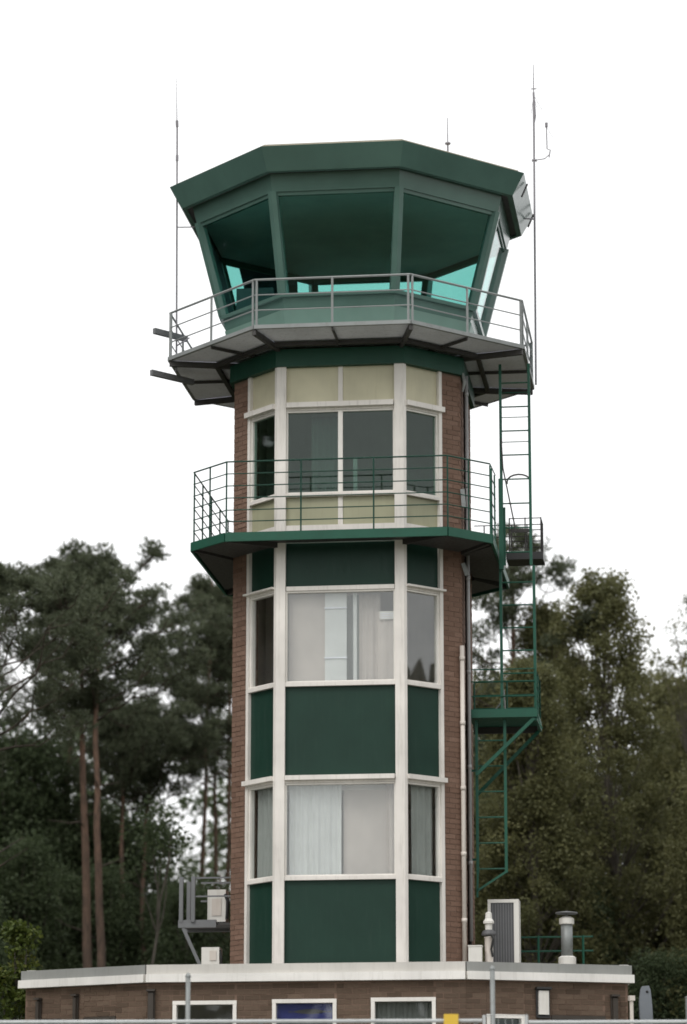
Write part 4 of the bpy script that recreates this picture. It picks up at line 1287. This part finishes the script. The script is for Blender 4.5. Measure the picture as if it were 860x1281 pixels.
# undergrowth: two prototypes, copied
u0 = broadleaf('dark green bushy tree under the left pines', (-6.9, 17.0), 7.2, 0.2, 1.7, 81, mat='under_leaves', name='bushy_tree', ncl=300, per=130, size=(0.055, 0.10), group='bushy undergrowth trees', r0=0.06, stems=3)
u1 = broadleaf('dark green bushy tree between the left trunks and the tower', (-3.4, 18.5), 6.3, 0.2, 1.6, 82, mat='under_leaves', name='bushy_tree', ncl=280, per=130, size=(0.055, 0.10), group='bushy undergrowth trees', r0=0.06, stems=3)
u2 = broadleaf('olive bushy tree behind the roof railing', (3.2, 14.5), 7.6, 0.2, 1.7, 83, mat='oak_leaves', name='bushy_tree', ncl=300, per=130, size=(0.055, 0.10), group='bushy undergrowth trees', r0=0.07, stems=3)
spots = [(u0, -5.5, 19.0, 1.0, 'dark bushy tree behind the two reddish trunks'), (u1, -7.6, 14.0, 0.9, 'dark bushy tree at the left picture edge'),
         (u0, -4.6, 23.0, 1.1, 'dark bushy tree behind the slender pines'), (u1, -2.6, 22.0, 1.15, 'dark bushy tree beside the brick shaft on the left'),
         (u0, -2.0, 19.0, 0.85, 'low dark bushy tree beside the grey rack'), (u1, -6.0, 25.0, 1.25, 'tall dark bushy tree deep among the left pines'),
         (u2, 4.9, 17.5, 1.15, 'olive bushy tree between the two oaks'), (u2, 6.2, 18.5, 1.2, 'olive bushy tree behind the largest oak'),
         (u0, 2.4, 19.0, 1.1, 'dark bushy tree behind the lower ladder'), (u1, 7.6, 14.0, 1.2, 'dark bushy tree at the right picture edge'),
         (u2, 8.4, 19.0, 1.3, 'olive bushy tree far right under the sparse oak'), (u1, 4.6, 13.0, 0.9, 'dark bushy tree under the oaks near the roof corner'),
         (u0, 5.6, 10.0, 0.62, 'low dark bush right of the brick corner'),
         (u1, -8.8, 18.0, 1.1, 'dark bushy tree beyond the left picture edge'), (u2, 9.8, 13.0, 1.1, 'olive bushy tree beyond the right picture edge'),
         (u0, 10.8, 17.0, 1.2, 'dark bushy tree farther beyond the right edge'), (u1, -10.6, 15.0, 1.2, 'dark bushy tree farther beyond the left edge'),
         (u0, -7.2, 21.0, 1.3, 'tall dark bushy tree behind the far left pines'), (u1, -5.4, 22.5, 1.4, 'tall dark bushy tree behind the straight reddish trunk'),
         (u2, 4.3, 20.5, 1.45, 'tall olive bushy tree behind the pine at the ladders'), (u2, 7.2, 21.5, 1.4, 'tall olive bushy tree between oak and right edge'),
         (u0, 3.1, 21.0, 1.35, 'tall dark bushy tree deep behind the lower ladder')]
for k, (src, x, y, s, lab) in enumerate(spots):
    copy_tree(src, (x, y), k * 1.37, (s, s, s * (0.95 + 0.05 * (k % 3))), lab)
broadleaf('bright yellow green sapling at the lower left picture edge', (-5.08, 1.6), 4.0, 0.3, 0.62, 91, mat='bright_leaves', name='sapling', ncl=60, per=80, size=(0.06, 0.10), clr=(0.16, 0.3), r0=0.03, group=None)

# the far wood behind: one mass of leaves and dim trunks
def far_wood():
    rng = np.random.default_rng(7)
    o = thing('far_wood', 'dark distant wood filling the gaps between the trees', 'wood', (0, 34, G))
    o['kind'] = 'stuff'
    n = 2200
    x = rng.uniform(-22, 22, n)
    y = rng.uniform(-5, 9, n)
    h = 9.6 + 0.5 * np.sin(x * 0.55 + 1.0) + 0.6 * np.sin(x * 1.7) + np.where(x > 1.0, 2.2, 0.8) + np.where(x < -5.2, 1.9, 0)
    z = h * rng.random(n) ** 0.65
    C = np.stack([x, y, z], 1)
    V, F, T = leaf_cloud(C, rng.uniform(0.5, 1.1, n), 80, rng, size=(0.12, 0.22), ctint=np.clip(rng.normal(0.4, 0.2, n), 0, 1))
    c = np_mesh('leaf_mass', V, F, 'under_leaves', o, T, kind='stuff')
    # unseen wood added left, right and behind the camera, shaped for window reflections
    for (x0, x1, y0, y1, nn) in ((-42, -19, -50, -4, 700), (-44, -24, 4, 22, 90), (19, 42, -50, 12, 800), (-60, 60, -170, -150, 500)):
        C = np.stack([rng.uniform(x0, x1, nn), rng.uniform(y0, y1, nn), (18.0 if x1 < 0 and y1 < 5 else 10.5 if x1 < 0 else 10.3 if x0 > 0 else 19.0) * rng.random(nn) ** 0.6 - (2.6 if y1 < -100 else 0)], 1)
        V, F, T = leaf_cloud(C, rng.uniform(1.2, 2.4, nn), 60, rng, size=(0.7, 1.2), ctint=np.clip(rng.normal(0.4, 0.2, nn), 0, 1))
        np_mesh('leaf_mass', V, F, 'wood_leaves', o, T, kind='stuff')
    W = Wood()
    for k in range(60):
        bx, by = rng.uniform(-20, 20), rng.uniform(-6, 8)
        hh = rng.uniform(7, 10)
        t = np.linspace(0, 1, 6)[:, None]
        W.tube(np.array([[bx, by, 0]]) + t * np.array([[rng.normal(0, 0.4), 0, hh]]) + rng.normal(0, 0.05, (6, 3)), rng.uniform(0.06, 0.13), 0.03, 6)
    w = W.build('trunk_mass', 'pine_bark', o)
    w['kind'] = 'stuff'
far_wood()

for ob in bpy.data.objects:
    if '_o' in ob:
        del ob['_o']
